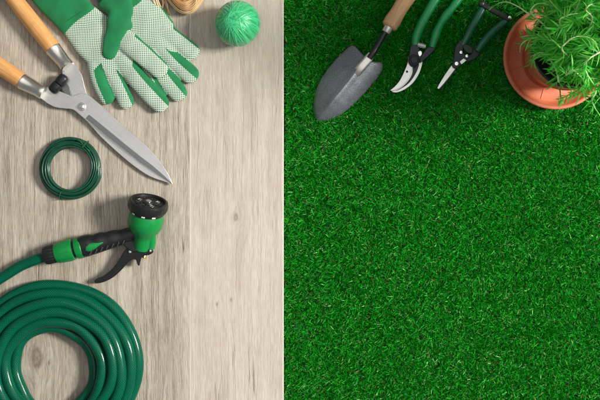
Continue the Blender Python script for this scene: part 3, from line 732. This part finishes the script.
# ------------------------------------------------------------------ spray nozzle
def spray_nozzle():
    t = thing('spray_nozzle', P(110, 245, 0), 'green and black trigger spray nozzle on the end of the hose', 'spray nozzle')
    z = 0.0160; A = P(44, 256.2, z); B = P(137, 234.0, z); ax = (B-A).normalized(); px = S*(D-z)/D
    q = lambda *pr: [(r*px, h*px) for r, h in pr]
    MB().lathe(A, ax, q((5.6, 0), (7.6, 0.2), (8.8, 1.2), (9.4, 4), (9.4, 11.5), (8.6, 13.5), (7.5, 14)), 40, ribs=-0.07).build('hose_nut', M['black_plastic'], t, bevel=0.0003)
    c = MB().lathe(A, ax, q((7.0, 12.5), (9.8, 12.6), (10.3, 14), (11.0, 20), (11.2, 27), (10.8, 30), (9.5, 30.6)), 36).build('connector', M['green_plastic'], t)
    for k in range(5):
        a = k*0.42-0.3; side = ax.cross(V(0, 0, 1)); d = side*math.sin(a)+V(0, 0, 1)*math.cos(a)
        p0 = A+ax*17*px+d*10.4*px; p1 = A+ax*27*px+d*11.1*px
        MB().sweep([p0, p1], 0.0007, n=8).build('connector_rib', M['green_plastic'], c)
    MB().lathe(A, ax, q((8.6, 30), (9.2, 30.3), (9.2, 33.6), (8.6, 34)), 32).build('gasket', M['black_plastic'], t)
    MB().lathe(A, ax, q((8.5, 33.2), (10.6, 33.4), (11.0, 34.5), (10.9, 39.5), (9.5, 41)), 36).build('collar', M['green_plastic'], t)
    tb = [(37.5, 10.2, 10.0), (40, 11.6, 10.9), (46, 11.6, 10.6), (52, 9.6, 10.0), (58.5, 10.6, 9.4), (65, 8.8, 8.6), (72, 9.8, 7.8), (79, 7.9, 7.2), (87, 8.6, 6.8), (94, 7.2, 6.8), (101, 6.5, 6.5)]
    hs = np.linspace(37.5, 101, 46); up_ = np.interp(hs, [a[0] for a in tb], [a[1] for a in tb]); dn = np.interp(hs, [a[0] for a in tb], [a[2] for a in tb])
    ker = np.array([1, 2, 3, 2, 1])/9
    up_[2:-2] = np.convolve(up_, ker, 'valid'); dn[2:-2] = np.convolve(dn, ker, 'valid')
    perp = V(-ax.y, ax.x, 0)
    path = [A+ax*h*px+perp*(u-d)/2*px for h, u, d in zip(hs, up_, dn)]
    w = [(u+d)/2*px for u, d in zip(up_, dn)]; hh = [min(x*0.95, 0.0152) for x in w]
    grip = MB().sweep(path, w, hh, n=28, p=2.3).build('grip', M['black_plastic'], t)
    ip = [A+ax*h*px+perp*o*px+V(0, 0, zz) for h, o, zz in ((44.5, -1.5, .0118), (48, -1.6, .0118), (54, -1.2, .0112), (60, -0.6, .0104), (66, 0.2, .0086))]
    MB().sweep(catmull(ip, 5), [x*px for x in lerp_list([4.2, 4.6, 3.8, 2.4, 0.5], 21)], lerp_list([.003, .0036, .0036, .0034, .0028], 21), n=14).build('inlay', M['green_plastic'], grip)
    for k in range(7):
        h = 46+k*5.6; o = -9.4+k*0.42
        pass
        def gz(hh_, off):
            u, d = np.interp(hh_, hs, up_), np.interp(hh_, hs, dn); cw = (u+d)/2; f = min(0.98, abs(off-(u-d)/2)/cw)
            return min(cw*px*0.95, 0.0152)*(1-f**2.3)**(1/2.3)
        pts_ = []
        for f in (0, 0.33, 0.66, 1): 
            h2, o2 = h+3.6*f, o+3.6*f; pts_.append(A+ax*h2*px+perp*o2*px+V(0, 0, gz(h2, o2)+0.0004))
        MB().sweep(pts_, 0.0013, n=8).build('grip_rib', M['rib_plastic'], grip)
    # barrel and dial
    el = math.radians(21); im = V(0.215, 0.977, 0).normalized(); hv = (im*math.cos(el)+V(0, 0, math.sin(el))).normalized()
    O = P(141.8, 247.5, 0.0135); sc = px/math.cos(el)*0.985
    h_ = lambda *pr: [(r*px*0.985, h*sc) for r, h in pr]
    MB().lathe(O, hv, h_((5, -2), (8.2, -1), (8.8, 4), (9.0, 10), (10.5, 14), (14.5, 18.5), (16.9, 23), (17.6, 27.5), (17.2, 33), (16.0, 37), (14, 37.2)), 44).build('barrel', M['green_plastic'], t)
    s0 = P(150.5, 248, 0.013)
    MB().sweep([s0, s0+hv*0.010, s0+hv*0.022+V(-0.0015, 0, 0), s0+hv*0.034+V(-0.004, 0, 0)], [0.0062, 0.0066, 0.0068, 0.005], n=18).build('valve_tube', M['green_plastic'], t)
    MB().sweep([s0+V(-0.006, -0.002, 0.004), s0+hv*0.012+V(-0.003, 0, 0.006), s0+hv*0.020+V(0.001, 0, 0.003)], 0.0013, n=8).build('valve_rib', M['green_plastic'], t)
    dl = MB().lathe(O, hv, h_((13, 36.6), (16.6, 36.7), (17.2, 37.3), (17.5, 39.2), (18.9, 39.8), (19.6, 41.5), (19.7, 46.5), (19.2, 48.4), (17.6, 48.9), (16.4, 48.4), (15.9, 46.4), (13.2, 46.2), (12.9, 47.0), (6.0, 47.0), (5.6, 48.0), (3, 48.2), (0.001, 48.2)), 56).build('dial', M['black_plastic'], t)
    e1 = hv.cross(V(0, 0, 1)).normalized(); e2 = e1.cross(hv)
    if e2.z < 0: e2 = -e2
    for k in range(30):                                       # knurled edge
        a = 2*math.pi*k/30; d = e1*math.cos(a)+e2*math.sin(a); p0 = O+hv*41.8*sc+d*19.45*px*0.985; p1 = O+hv*46.3*sc+d*19.5*px*0.985
        MB().sweep([p0, p1], 0.00055, n=6).build('dial_ridge', M['black_plastic'], dl)
    for k in range(8):                                        # spray openings on the face
        a = 2*math.pi*k/8+0.2; d = e1*math.cos(a)+e2*math.sin(a); c0 = O+hv*46.6*sc+d*9.6*px
        MB().lathe(c0, hv, [(0.0030, 0), (0.0032, 0.0012), (0.0026, 0.0014), (0.0020, 0.0006), (0.0001, 0.0006)], 14).build('spray_opening', M['chrome'] if k % 3 == 1 else M['black_metal'], dl)
    MB().lathe(O+hv*47.8*sc, hv, [(0.0042, 0), (0.0042, 0.0014), (0.0034, 0.0020), (0.0001, 0.0020)], 20).build('dial_hub', M['chrome'], dl)
    for a in (-0.62, 0.02, 0.62):                             # printed marks round the collar of the dial
        vs2 = []
        b = MB()
        for s_ in (-0.10, -0.05, 0, 0.05, 0.10):
            d = e1*math.sin(a+s_)+e2*math.cos(a+s_)
            vs2.append([O+hv*37.6*sc+d*17.62*px*0.985, O+hv*39.0*sc+d*17.80*px*0.985])
        for i, pr in enumerate(vs2): b.v += pr
        for i in range(4): b.face((2*i, 2*i+2, 2*i+3, 2*i+1))
        b.build('printed_mark', M['white_paint'], dl)
    # trigger with its bracket
    tr = sm([(126.5, 249), (134, 248.5), (143, 250.2), (151, 249.0), (153.5, 252), (149, 255), (143.5, 256), (141.2, 259), (139.5, 265.5), (137.5, 264.5), (136, 260), (132.5, 259.5), (127.5, 263.5), (121, 270.5), (113, 277.5), (104, 282), (96.5, 283.4), (94.3, 281), (97, 278.6), (104, 275.6), (111, 270), (117, 263), (121.5, 255.5)], 4)
    tz = lambda x, y: 0.019-0.0055*max(0, min(1, (130-x)/36))
    tg = MB().plate(tr, lambda x, y: tz(x, y)-0.0095, tz).build('trigger', M['black_plastic'], t, bevel=0.0016, seg=3)
    MB().plate(sm([(120, 240), (131, 236), (140, 243), (141, 250), (131, 251.5)], 4), 0.010, 0.0225).build('trigger_bracket', M['black_plastic'], t, bevel=0.0014, seg=2)
    for (x, y, r_) in ((130.3, 251.6, 0.0027), (150.6, 250.8, 0.0020)):
        zz = tz(x, y) if x < 145 else tz(x, y)
        MB().lathe(P(x, y, zz-0.001), (0, 0, 1), [(r_, 0), (r_, 0.0022), (r_*0.75, 0.003), (0.0001, 0.0031)], 18).build('pin', M['chrome'], tg)
    MB().lathe(P(144.2, 256.5, 0.012), im*-1+V(0, 0, 0.25), [(0.0030, -0.002), (0.0030, 0.002), (0.0022, 0.0028), (0.0001, 0.003)], 14).build('brass_nut', M['brass'], t)
spray_nozzle()

# ------------------------------------------------------------------ trowel
TZ = -0.0112                         # where tools lie on the pressed pile
def trowel():
    t = thing('trowel', P(345, 85, TZ), 'grey hammered metal hand trowel with wooden handle lying on grass', 'trowel')
    a = V(360.5, 66.0, 0); tip = V(316.5, 121.2, 0); axis = (tip-a).normalized(); perp = V(-axis.y, axis.x, 0)   # perp points to the left edge in the picture?
    right = V(383.8, 63.5, 0); left = V(352.5, 44.0, 0)
    if perp.dot(left-a) < 0: perp = -perp
    # outline as half widths along the axis
    Lx = (tip-a).length
    edgeL = [(-14, 19.6), (-12.5, 20.3), (-8, 21.6), (0, 22.8), (11, 24.0), (22, 24.4), (36, 23.2), (48, 20), (58, 14.4), (64, 9.2), (68, 4.6), (Lx, 0.5)]
    edgeR = [(-18, 16.6), (-16.6, 17.4), (-10, 20), (-1.5, 21), (15, 20.6), (29, 19.4), (42, 17.4), (50.6, 15), (60, 9.8), (66, 5.2), (Lx, 0.5)]
    b = MB(); NS, NU = 52, 48
    def notch(u): return float(np.interp(u, [-1, -0.96, -0.85, -0.3, 0, 0.2, 0.85, 0.95, 1], [-12.8, -15.2, -16.6, -10.8, -10.2, -10.4, -12.4, -11.4, -8.8]))
    for i in range(NS):
        for j in range(NU+1):
            u = -1+2*j/NU
            f = i/(NS-1); s0 = notch(u); s = s0+(Lx-s0)*f
            e = edgeL if u > 0 else edgeR
            hw = np.interp(s, [q[0] for q in e], [q[1] for q in e]); d = hw*u
            dome = 0.0170*(hw/23)*(1-abs(u)**1.7)+0.0026*math.exp(-(d/4.2)**2)*min(1, max(0, (Lx-s)/20))
            tipdrop = -0.003*max(0, (s-40)/30)
            q = a+axis*s+perp*d
            b.v.append(P(q.x, q.y, TZ+0.0012+dome+tipdrop+0.0008))
    W = NU+1
    for i in range(NS-1):
        for j in range(NU):
            b.face((i*W+j, i*W+j+1, (i+1)*W+j+1, (i+1)*W+j))
    o = b.build('blade', M['trowel_paint'], t, sharp=60)
    bm = bmesh.new(); bm.from_mesh(o.data); bmesh.ops.recalc_face_normals(bm, faces=bm.faces)
    if sum(f.normal.z for f in bm.faces) < 0: bmesh.ops.reverse_faces(bm, faces=bm.faces)
    bm.to_mesh(o.data); bm.free()
    sol = o.modifiers.new('s', 'SOLIDIFY'); sol.thickness = 0.0014; sol.offset = -1
    z1 = TZ+0.0205
    tg = [P(371.5, 54, z1+0.001), P(368.5, 58.5, z1), P(362, 66, z1-0.0008), P(356.5, 72.6, z1-0.002), P(354.5, 75.2, z1-0.004)]
    MB().sweep(tg, [x*S for x in (3.6, 4.5, 4.5, 4.3, 2.6)], [0.0030, 0.0034, 0.003, 0.0024, 0.001], n=16, p=3).build('tang', M['nickel'], t)
    sh = [P(387.5, 28, 0.0075), P(381, 39.5, 0.0075), P(374, 51, z1+0.0012), P(369, 58.5, z1+0.0008)]
    MB().sweep(catmull(sh, 6), [x*S for x in lerp_list([3.0, 3.0, 3.1, 3.3], 19)], n=20).build('shaft', M['shaft'], t)
    A = P(388.6, 27.6, 0.0068); dr = (P(405.5, -0.5, 0.0068)-A).normalized()
    MB().lathe(A-dr*0.0095, dr, [(0.0055, 0), (0.0068, 0.0006), (0.0073, 0.0014), (0.0077, 0.009), (0.0082, 0.0105), (0.0075, 0.011)], 28).build('ferrule', M['nickel'], t)
    hp = [(0.0085, 0), (0.0108, 0.0008), (0.0124, 0.004), (0.0128, 0.010), (0.0122, 0.017), (0.0113, 0.026), (0.0113, 0.036), (0.0125, 0.050), (0.0140, 0.064), (0.0146, 0.080), (0.0142, 0.098), (0.0125, 0.112), (0.009, 0.121), (0.004, 0.125)]
    hs = np.linspace(0, 0.125, 60); rr = np.interp(hs, [q[1] for q in hp], [q[0] for q in hp])
    rr[3:-3] = np.convolve(rr, np.ones(7)/7, 'valid')
    MB().sweep([A+dr*x for x in hs], list(rr), n=28).build('handle', M['trowel_wood'], t)
trowel()

# ------------------------------------------------------------------ bypass pruner
def pruner():
    t = thing('pruning_shears', P(416, 58, TZ), 'bypass pruner with bright green handles and curved silver blade, beside the trowel', 'pruner')
    z0 = TZ+0.001
    lh = [(415.2, 45.5), (416.0, 37), (421.5, 24), (429, 10), (436, -2), (443, -16), (447, -34), (448, -52)]
    p = px_path([(x, y, z0+0.0068) for x, y in lh], 5); n = len(p)
    MB().sweep(p, [S*x for x in lerp_list([3.6, 4.5, 4.6, 4.7, 4.9, 5.2, 5.2, 3.6], n)], lerp_list([.0055, .0066, .0068, .0068, .0068, .007, .007, .005], n), n=18, p=2.5).build('handle', M['green_grip'], t)
    rh = [(431.6, 47.5), (436.0, 34), (440, 24.5), (446, 15.5), (452, 8), (456, 2.5), (463, -8), (470, -22), (474, -36)]
    p = px_path([(x, y, z0+0.0068) for x, y in rh], 5); n = len(p)
    MB().sweep(p, [S*x for x in lerp_list([3.2, 4.4, 3.7, 4.5, 3.8, 4.2, 4.6, 4.6, 3], n)], lerp_list([.005, .0064, .0066, .0066, .0066, .0066, .0066, .0066, .005], n), n=18, p=2.5).build('handle', M['green_grip'], t)
    # hook (lower, right) and cutting blade (upper, left)
    hook = sm([(419.5, 57), (422.5, 61), (421.5, 67.5), (418.5, 75), (412.5, 83.5), (404.5, 89.6), (396.5, 92.6), (391.5, 91.2), (398, 87.5), (404.5, 82), (409, 75), (410.5, 68), (411, 60)], 4)
    MB().plate(hook, z0+0.0015, z0+0.0045).build('hook', M['snip_steel'], t, bevel=0.0008)
    gro = sm([(418.8, 63), (417.8, 69), (414, 76.5), (408.5, 83.5), (401, 88.6), (395.5, 91.0), (402, 87.0), (408, 81), (412.2, 73.5), (413.2, 66)], 4)
    MB().plate(gro, z0+0.004, z0+0.0051).build('hook_groove', M['black_metal'], t, bevel=0.0003)
    bl = sm([(409.0, 56), (407.5, 63), (404.2, 71.5), (399.6, 80.6), (394.5, 86.6), (390.2, 90.3), (394.2, 90.4), (400.5, 87.2), (406.8, 81.2), (410.8, 74.5), (411.8, 69), (414.5, 65.5), (416, 60)], 4)
    blo = MB().plate(bl, z0+0.0048, z0+0.0075).build('cutting_blade', M['snip_steel'], t, bevel=0.0005)
    MB().lathe(P(407.0, 71.6, z0+0.0072), (0, 0, 1), [(0.0018, 0), (0.0018, 0.0006), (0.0001, 0.0006)], 14).build('blade_hole', M['black_metal'], blo)
    arm = sm([(411.4, 44.5), (418.5, 44), (419.5, 49), (421.5, 53.5), (420.5, 60), (416.5, 66), (411.5, 66.5), (408.4, 61.5), (409.2, 54)], 4)
    MB().plate(arm, z0+0.0072, z0+0.0105).build('body', M['black_metal'], t, bevel=0.0009)
    arm2 = sm([(427.5, 47.3), (433.8, 45.5), (434.8, 49), (429.5, 55), (424, 60), (420, 62.5), (417.5, 58), (422, 54.5)], 4)
    MB().plate(arm2, z0+0.0035, z0+0.0085).build('body', M['black_metal'], t, bevel=0.0008)
    o = P(414.0, 60.2, z0+0.0102)
    MB().lathe(o, (0, 0, 1), [(0.0088, 0), (0.0088, 0.0010), (0.0080, 0.0018), (0.0062, 0.0020), (0.0058, 0.0032), (0.0045, 0.0038), (0.0001, 0.0038)], 30).build('pivot_bolt', M['black_metal'], t)
    d = (P(426, 46.5, 0)-P(417, 44.0, 0)).normalized(); c = P(421.6, 45.6, z0+0.0088); b = MB()
    pts = []
    for k in range(90):
        a = k*0.55; pts.append(c+d*(-0.0062+0.0124*k/89)+V(-d.y, d.x, 0)*math.cos(a)*(0.0042-0.001*abs(k-45)/45)+V(0, 0, math.sin(a)*0.0042))
    MB().sweep(pts, 0.0008, n=6).build('spring', M['chrome'], t, sharp=80)
    MB().sweep([c-d*0.0058, c+d*0.0058], 0.0033, n=16).build('spring_core', M['nickel'], t)
    lk = sm([(418, 52), (421, 50.8), (422, 54), (419.4, 56.4)], 4)
    MB().plate(lk, z0+0.0100, z0+0.0118).build('locking_catch', M['chrome'], t, bevel=0.0004)
pruner()

# ------------------------------------------------------------------ floral snips
def snips():
    t = thing('floral_snips', P(462, 55, TZ), 'narrow floral snips with dark green handles closed by a black strap', 'snips')
    z0 = TZ+0.001
    for pts, w in (([(462, 45.5), (467.5, 36), (473, 25), (479.5, 13.5), (484, 6)], [2.6, 3.9, 3.9, 3.9, 3.2]),
                   ([(476.5, 51), (483, 42.5), (492, 32.5), (501.5, 24), (508, 18)], [2.8, 3.9, 3.9, 3.8, 3.2])):
        p = px_path([(x, y, z0+0.0062) for x, y in pts], 7); n = len(p)
        MB().sweep(p, [S*x for x in lerp_list(w, n)], lerp_list([.005, .0062, .0062, .0062, .005], n), n=18, p=2.5).build('handle', M['dark_green_grip'], t)
    lob = sm([(465.5, 36.5), (469.5, 40.5), (464, 46), (463.5, 52), (467.5, 58), (462.5, 64), (456, 68.6), (452.2, 65.4), (453.8, 58.5), (455, 48), (459.4, 41)], 4)
    MB().plate(lob, z0+0.0058, z0+0.0095).build('body', M['black_metal'], t, bevel=0.0009)
    lob2 = sm([(475.5, 44.8), (480, 50.5), (477.6, 56.4), (470.5, 60.8), (464, 62.5), (460, 66.5), (456, 64), (459, 57), (465.5, 55.5), (471, 53.5)], 4)
    MB().plate(lob2, z0+0.0022, z0+0.0056).build('body', M['black_metal'], t, bevel=0.0008)
    blk = sm([(463.2, 45.6), (466.5, 43.8), (472.8, 48.4), (472.5, 52.5), (469.0, 53.4), (464, 50)], 3)
    MB().plate(blk, z0+0.005, z0+0.0112).build('spring_block', M['rubber'], t, bevel=0.001)
    bl = [(451.6, 65.0), (455.8, 68.4), (450, 76), (443.6, 84.0), (438.8, 89.2), (437.0, 88.2), (439.2, 83.8), (444.5, 75)]
    MB().plate(bl, z0+0.0046, z0+0.0066).build('blade', M['snip_steel'], t, bevel=0.0005)
    MB().plate([(459.5, 61.5), (463.5, 58.2), (466.8, 60.2), (461.5, 64.5)], z0+0.0050, z0+0.0102).build('blade_shoulder', M['snip_steel'], t, bevel=0.0005)
    bl2 = [(455.0, 66.0), (458.5, 66.5), (452, 75.2), (445, 84), (440.2, 89.2), (438.8, 88.8), (446, 78)]
    MB().plate(bl2, z0+0.0020, z0+0.0042).build('blade', M['black_metal'], t, bevel=0.0004)
    for (x, y, r) in ((460.5, 52.8, 0.0027), (466.3, 56.4, 0.0027), (456.0, 64.0, 0.0034)):
        zz = z0+(0.0094 if x != 466.3 else 0.0088)
        MB().lathe(P(x, y, zz-0.003), (0, 0, 1), [(r, 0), (r, 0.0040), (r*0.8, 0.0048), (0.0001, 0.0050)], 18).build('rivet', M['chrome'], t)
    st = px_path([(480.2, 3.2, z0+0.0105), (487, 6.8, z0+0.0118), (497, 12.6, z0+0.0118), (508.6, 19.2, z0+0.0105)], 6)
    b = MB().sweep(st, [S*2.7]*len(st), 0.0022, n=14, p=4)
    sp = b.build('strap', M['rubber'], t)
    for (x, y) in ((481.2, 3.8), (508.4, 18.6)):
        MB().lathe(P(x, y, z0+0.0095), (0, 0, 1), [(0.0044, 0), (0.0044, 0.0034), (0.0034, 0.0042), (0.0001, 0.0043)], 20).build('strap_stud', M['black_plastic'], sp)
    MB().lathe(P(509.4, 17.6, z0+0.012), (0, 0, 1), [(0.0022, 0), (0.0022, 0.0022), (0.0001, 0.0026)], 14).build('strap_pin', M['chrome'], sp)
snips()

# ------------------------------------------------------------------ saucer, pot, plant
SZ = -0.0165
def saucer_pot():
    c = V(SAUC.x, SAUC.y, SZ)
    t = thing('plant_saucer', c, 'round terracotta coloured saucer under the potted plant on the grass', 'saucer')
    R = 0.0785
    pr = [(0.0001, 0), (R*0.80, 0), (R*0.86, 0.002), (R*0.955, 0.0185), (R*0.985, 0.0200), (R, 0.0212), (R, 0.0232), (R*0.985, 0.0242), (R*0.945, 0.0240), (R*0.93, 0.0228), (R*0.835, 0.0062), (R*0.80, 0.0042), (R*0.60, 0.0038), (R*0.585, 0.0046), (R*0.57, 0.0038), (0.0001, 0.0036)]
    s = MB().lathe(c, (0, 0, 1), pr, 72).build('dish', M['terracotta'], t, sharp=50)
    for k in range(12):
        a = 2*math.pi*k/12+0.25; d = V(math.cos(a), math.sin(a), 0)
        MB().sweep([c+d*R*0.60+V(0, 0, 0.0040), c+d*R*0.80+V(0, 0, 0.0044)], 0.0007, n=6).build('rib', M['terracotta'], s)
    zb = SZ+0.0048; H = 0.088
    c2 = V(SAUC.x, SAUC.y, zb)
    p = thing('plant_pot', c2, 'terracotta coloured pot with dark inner liner standing in the saucer', 'pot')
    MB().lathe(c2, (0, 0, 1), [(0.0001, 0), (0.0375, 0), (0.040, 0.002), (0.0505, 0.066), (0.0545, 0.067), (0.0570, 0.0685), (0.0585, H-0.001), (0.0575, H), (0.0558, H), (0.0548, H-0.002), (0.052, 0.066), (0.044, 0.010), (0.0001, 0.010)], 64).build('pot_body', M['terracotta'], p, sharp=50)
    MB().lathe(c2, (0, 0, 1), [(0.0470, 0.05), (0.0540, H-0.004), (0.0548, H+0.0025), (0.0562, H+0.003), (0.0564, H+0.0045), (0.0550, H+0.005), (0.0525, H+0.0045), (0.0455, 0.05)], 64, close=True).build('liner', M['black_plastic'], p, sharp=50)
    # uneven soil
    b = MB(); n, m = 40, 9; zs = zb+H-0.012
    for i in range(m):
        for k in range(n):
            r = 0.0505*i/(m-1); a = 2*math.pi*k/n; rr = max(r, 0.0002)
            b.v.append(V(c2.x+rr*math.cos(a), c2.y+rr*math.sin(a), zs+(0.0022*random.uniform(-1, 1) if i < m-1 else -0.002)))
    for i in range(m-1):
        for k in range(n): k2 = (k+1) % n; b.face((i*n+k, (i+1)*n+k, (i+1)*n+k2, i*n+k2))
    b.build('soil', M['soil'], p, sharp=180)
    return c2, zs
POT, SOILZ = saucer_pot()

def plant():
    t = thing('potted_plant', V(POT.x, POT.y, SOILZ-0.004), 'bushy bright green plant with narrow leaves and pale arching stems in pot', 'plant')
    c = V(POT.x, POT.y, SOILZ-0.003)
    # one narrow leaf, length 1 along +X, curling down a little
    def leaf_mesh(curl):
        vs_, fs_, uv_ = [], [], []
        ns = 5
        for i in range(ns+1):
            f = i/ns; w = 0.05*math.sin(math.pi*min(1, f*0.93+0.05))**0.7*(1 if f < 1 else 0.1); z = -curl*f*f; x = f*(1-0.25*curl*f)
            for s_, dz in ((-1, 0.012), (0, 0), (1, 0.012)): vs_.append((x, s_*w, z+dz))
        for i in range(ns):
            for j in range(2):
                fs_.append((i*3+j, (i+1)*3+j, (i+1)*3+j+1, i*3+j+1)); uv_.append(((i/ns, j/2), ((i+1)/ns, j/2), ((i+1)/ns, (j+1)/2), (i/ns, (j+1)/2)))
        me = bpy.data.meshes.new('leaf'); me.from_pydata(vs_, [], fs_); ul = me.uv_layers.new(name='UVMap')
        for p_, u in zip(me.polygons, uv_):
            for li, q in zip(p_.loop_indices, u): ul.data[li].uv = q
        me.shade_smooth(); me.materials.append(M['leaf']); return me
    leaves = [leaf_mesh(x) for x in (-0.1, 0.15, 0.35, 0.6)]
    specs = []            # (path, radius, material, leaf list)
    # pale arching stems that show in front
    for pts in ([(560, 60, .075), (548, 30, .11), (532, 14, .125), (533, 7, .13), (541, 3.2, .132), (556, 7, .132), (567, 14, .13), (577, 21, .125)],
                [(556, 62, .078), (553, 46, .10), (545, 37.5, .11), (535, 37.5, .108), (527, 40, .10), (521, 45, .09), (520, 52, .078)],
                [(562, 66, .08), (559, 82, .105), (556, 70, .12), (549, 58, .118), (541, 52.5, .112), (534, 56, .10), (532, 63, .09)],
                [(575, 60, .08), (562, 50, .14), (567, 42, .15), (577, 36.5, .152), (590, 38, .15), (597, 44, .14)],
                [(580, 62, .08), (600, 52, .15), (590, 58, .16), (584, 66, .155), (588, 78, .145), (581, 88, .125), (570, 94, .10), (558, 100, .06)],
                [(566, 45, .08), (548, 18, .115), (530, 14, .12), (519, 7, .115), (507, 2, .10), (497, 4, .08), (489, 10, .06)],
                [(580, 45, .08), (592, 20, .15), (586, 10, .165), (592, 4, .165), (604, 4, .15)],
                [(585, 60, .08), (596, 88, .12), (592, 100, .12), (596, 110, .10)],
                [(570, 58, .08), (566, 75, .13), (572, 70, .14), (580, 76, .14), (586, 84, .12)],
                [(575, 50, .08), (560, 24, .14), (566, 16, .15), (580, 14, .15), (596, 24, .14)]):
        specs.append((catmull([P(x, y, 0.07+(z-0.07)*(1.35 if pts[1][0] < 560 and pts[-1][0] < 580 else 1.9)) for x, y, z in pts], 7), 0.00095, M['stem'], 1.1))
    for k in range(228):
        a = random.uniform(0, 2*math.pi); r0 = 0.035*math.sqrt(random.random())
        leftness = max(0, math.cos(a-math.radians(200)))          # few stems lean over the pot's open side
        reach = random.uniform(0.03, 0.135)*(1-0.80*leftness); hgt = random.uniform(0.035, 0.19)
        if leftness > 0.6: hgt *= 0.75
        if k >= 120: a = random.uniform(-0.6, 4.9); reach = random.uniform(0.008, 0.045); hgt = random.uniform(0.02, 0.10); r0 = 0.042*math.sqrt(random.random())
        up_tall = k >= 186                                          # tall upright stems, added to cast shade over the grass
        if up_tall: a = random.uniform(-0.9, 2.6); reach = random.uniform(0.01, 0.085); hgt = random.uniform(0.16, 0.32)
        b0 = c+V(math.cos(a+0.5)*r0+0.010, math.sin(a+0.5)*r0+0.004, 0); d = V(math.cos(a), math.sin(a), 0); sdw = V(-d.y, d.x, 0)*random.uniform(-0.03, 0.03)
        reach *= 1-0.5*max(0, -math.sin(a)); drop = random.uniform(0.0, 0.07)*(reach/0.1)
        if up_tall: drop *= 0.3; b0 = b0+V(0.018, 0.008, 0)
        pts = [b0, b0+d*reach*0.15+V(0, 0, hgt*0.55), b0+d*reach*0.5+V(0, 0, hgt)+sdw*0.4, b0+d*reach*0.85+V(0, 0, hgt-drop*0.4)+sdw, b0+d*reach*1.08+V(0, 0, hgt-drop)+sdw*1.5]
        specs.append((catmull(pts, 6), random.uniform(0.0007, 0.0011), M['green_stem'] if k % 3 else M['stem'], 1.9))
    allv = []
    for si, (path, r, m, dens) in enumerate(specs):
        so = MB().sweep(path, lerp_list([r*1.2, r, r*0.6], len(path)), n=6).build('stem', m, t, sharp=80)
        Ls = sum((path[i+1]-path[i]).length for i in range(len(path)-1)); nl = int(Ls/0.0050*dens)
        for q in range(nl):
            f = 0.12+0.88*(q+random.random())/nl; i = min(int(f*(len(path)-1)), len(path)-2); p = path[i].lerp(path[i+1], f*(len(path)-1)-i)
            tg = (path[i+1]-path[i]).normalized()
            rd = V(random.gauss(0, 1), random.gauss(0, 1), random.gauss(0.35, 0.8)); rd = (rd-tg*rd.dot(tg)).normalized()
            d = (rd*0.75+tg*random.uniform(0.3, 0.9)).normalized(); up = V(0, 0, 1); y = up.cross(d)
            if y.length < 0.1: y = V(0, 1, 0)
            y.normalize(); zz = d.cross(y); sc = random.uniform(0.010, 0.022)
            px_, py_ = p.x/(S*(D-p.z)/D)+300, 200-p.y/(S*(D-p.z)/D)
            if px_ < 527 and (py_ > 24 or px_ < 518) and random.random() < 0.55: continue
            R3 = Matrix((d, y, zz)).transposed().to_4x4(); rot = Matrix.Rotation(random.uniform(-0.7, 0.7), 4, 'X')
            allv.append((so, p, R3 @ rot, sc, random.choice(leaves), (0 <= px_ <= 600 and -4 <= py_ <= 125), p.z))
    vis = sorted([i for i, a in enumerate(allv) if a[5]], key=lambda i: -allv[i][6]-allv[i][3])[:300]; vis = set(vis)
    fv, ff, fc = [], [], []; off = world_loc(t)
    for i, (so, p, Rm, sc, me, _, _z) in enumerate(allv):
        mat = Matrix.Translation(p) @ Rm @ Matrix.Scale(sc, 4)
        if i in vis:
            lf = bpy.data.objects.new('leaf', me); col.objects.link(lf); lf.parent = so; lf.matrix_local = Matrix.Translation(-off) @ mat
        else:
            b0 = len(fv); cc = np.array(srgb(30, 194, 50))*(u := random.random())+np.array(srgb(142, 240, 98))*(1-u)
            for v in me.vertices: fv.append(mat @ v.co-off); fc.append(cc)
            for pl in me.polygons: ff.append([b0+x for x in pl.vertices])
    me = bpy.data.meshes.new('foliage'); me.from_pydata(fv, [], ff); me.shade_smooth(); me.materials.append(M['foliage'])
    o = bpy.data.objects.new('foliage', me); col.objects.link(o); o.parent = t; set_tint(o, fc); o['kind'] = 'stuff'
plant()
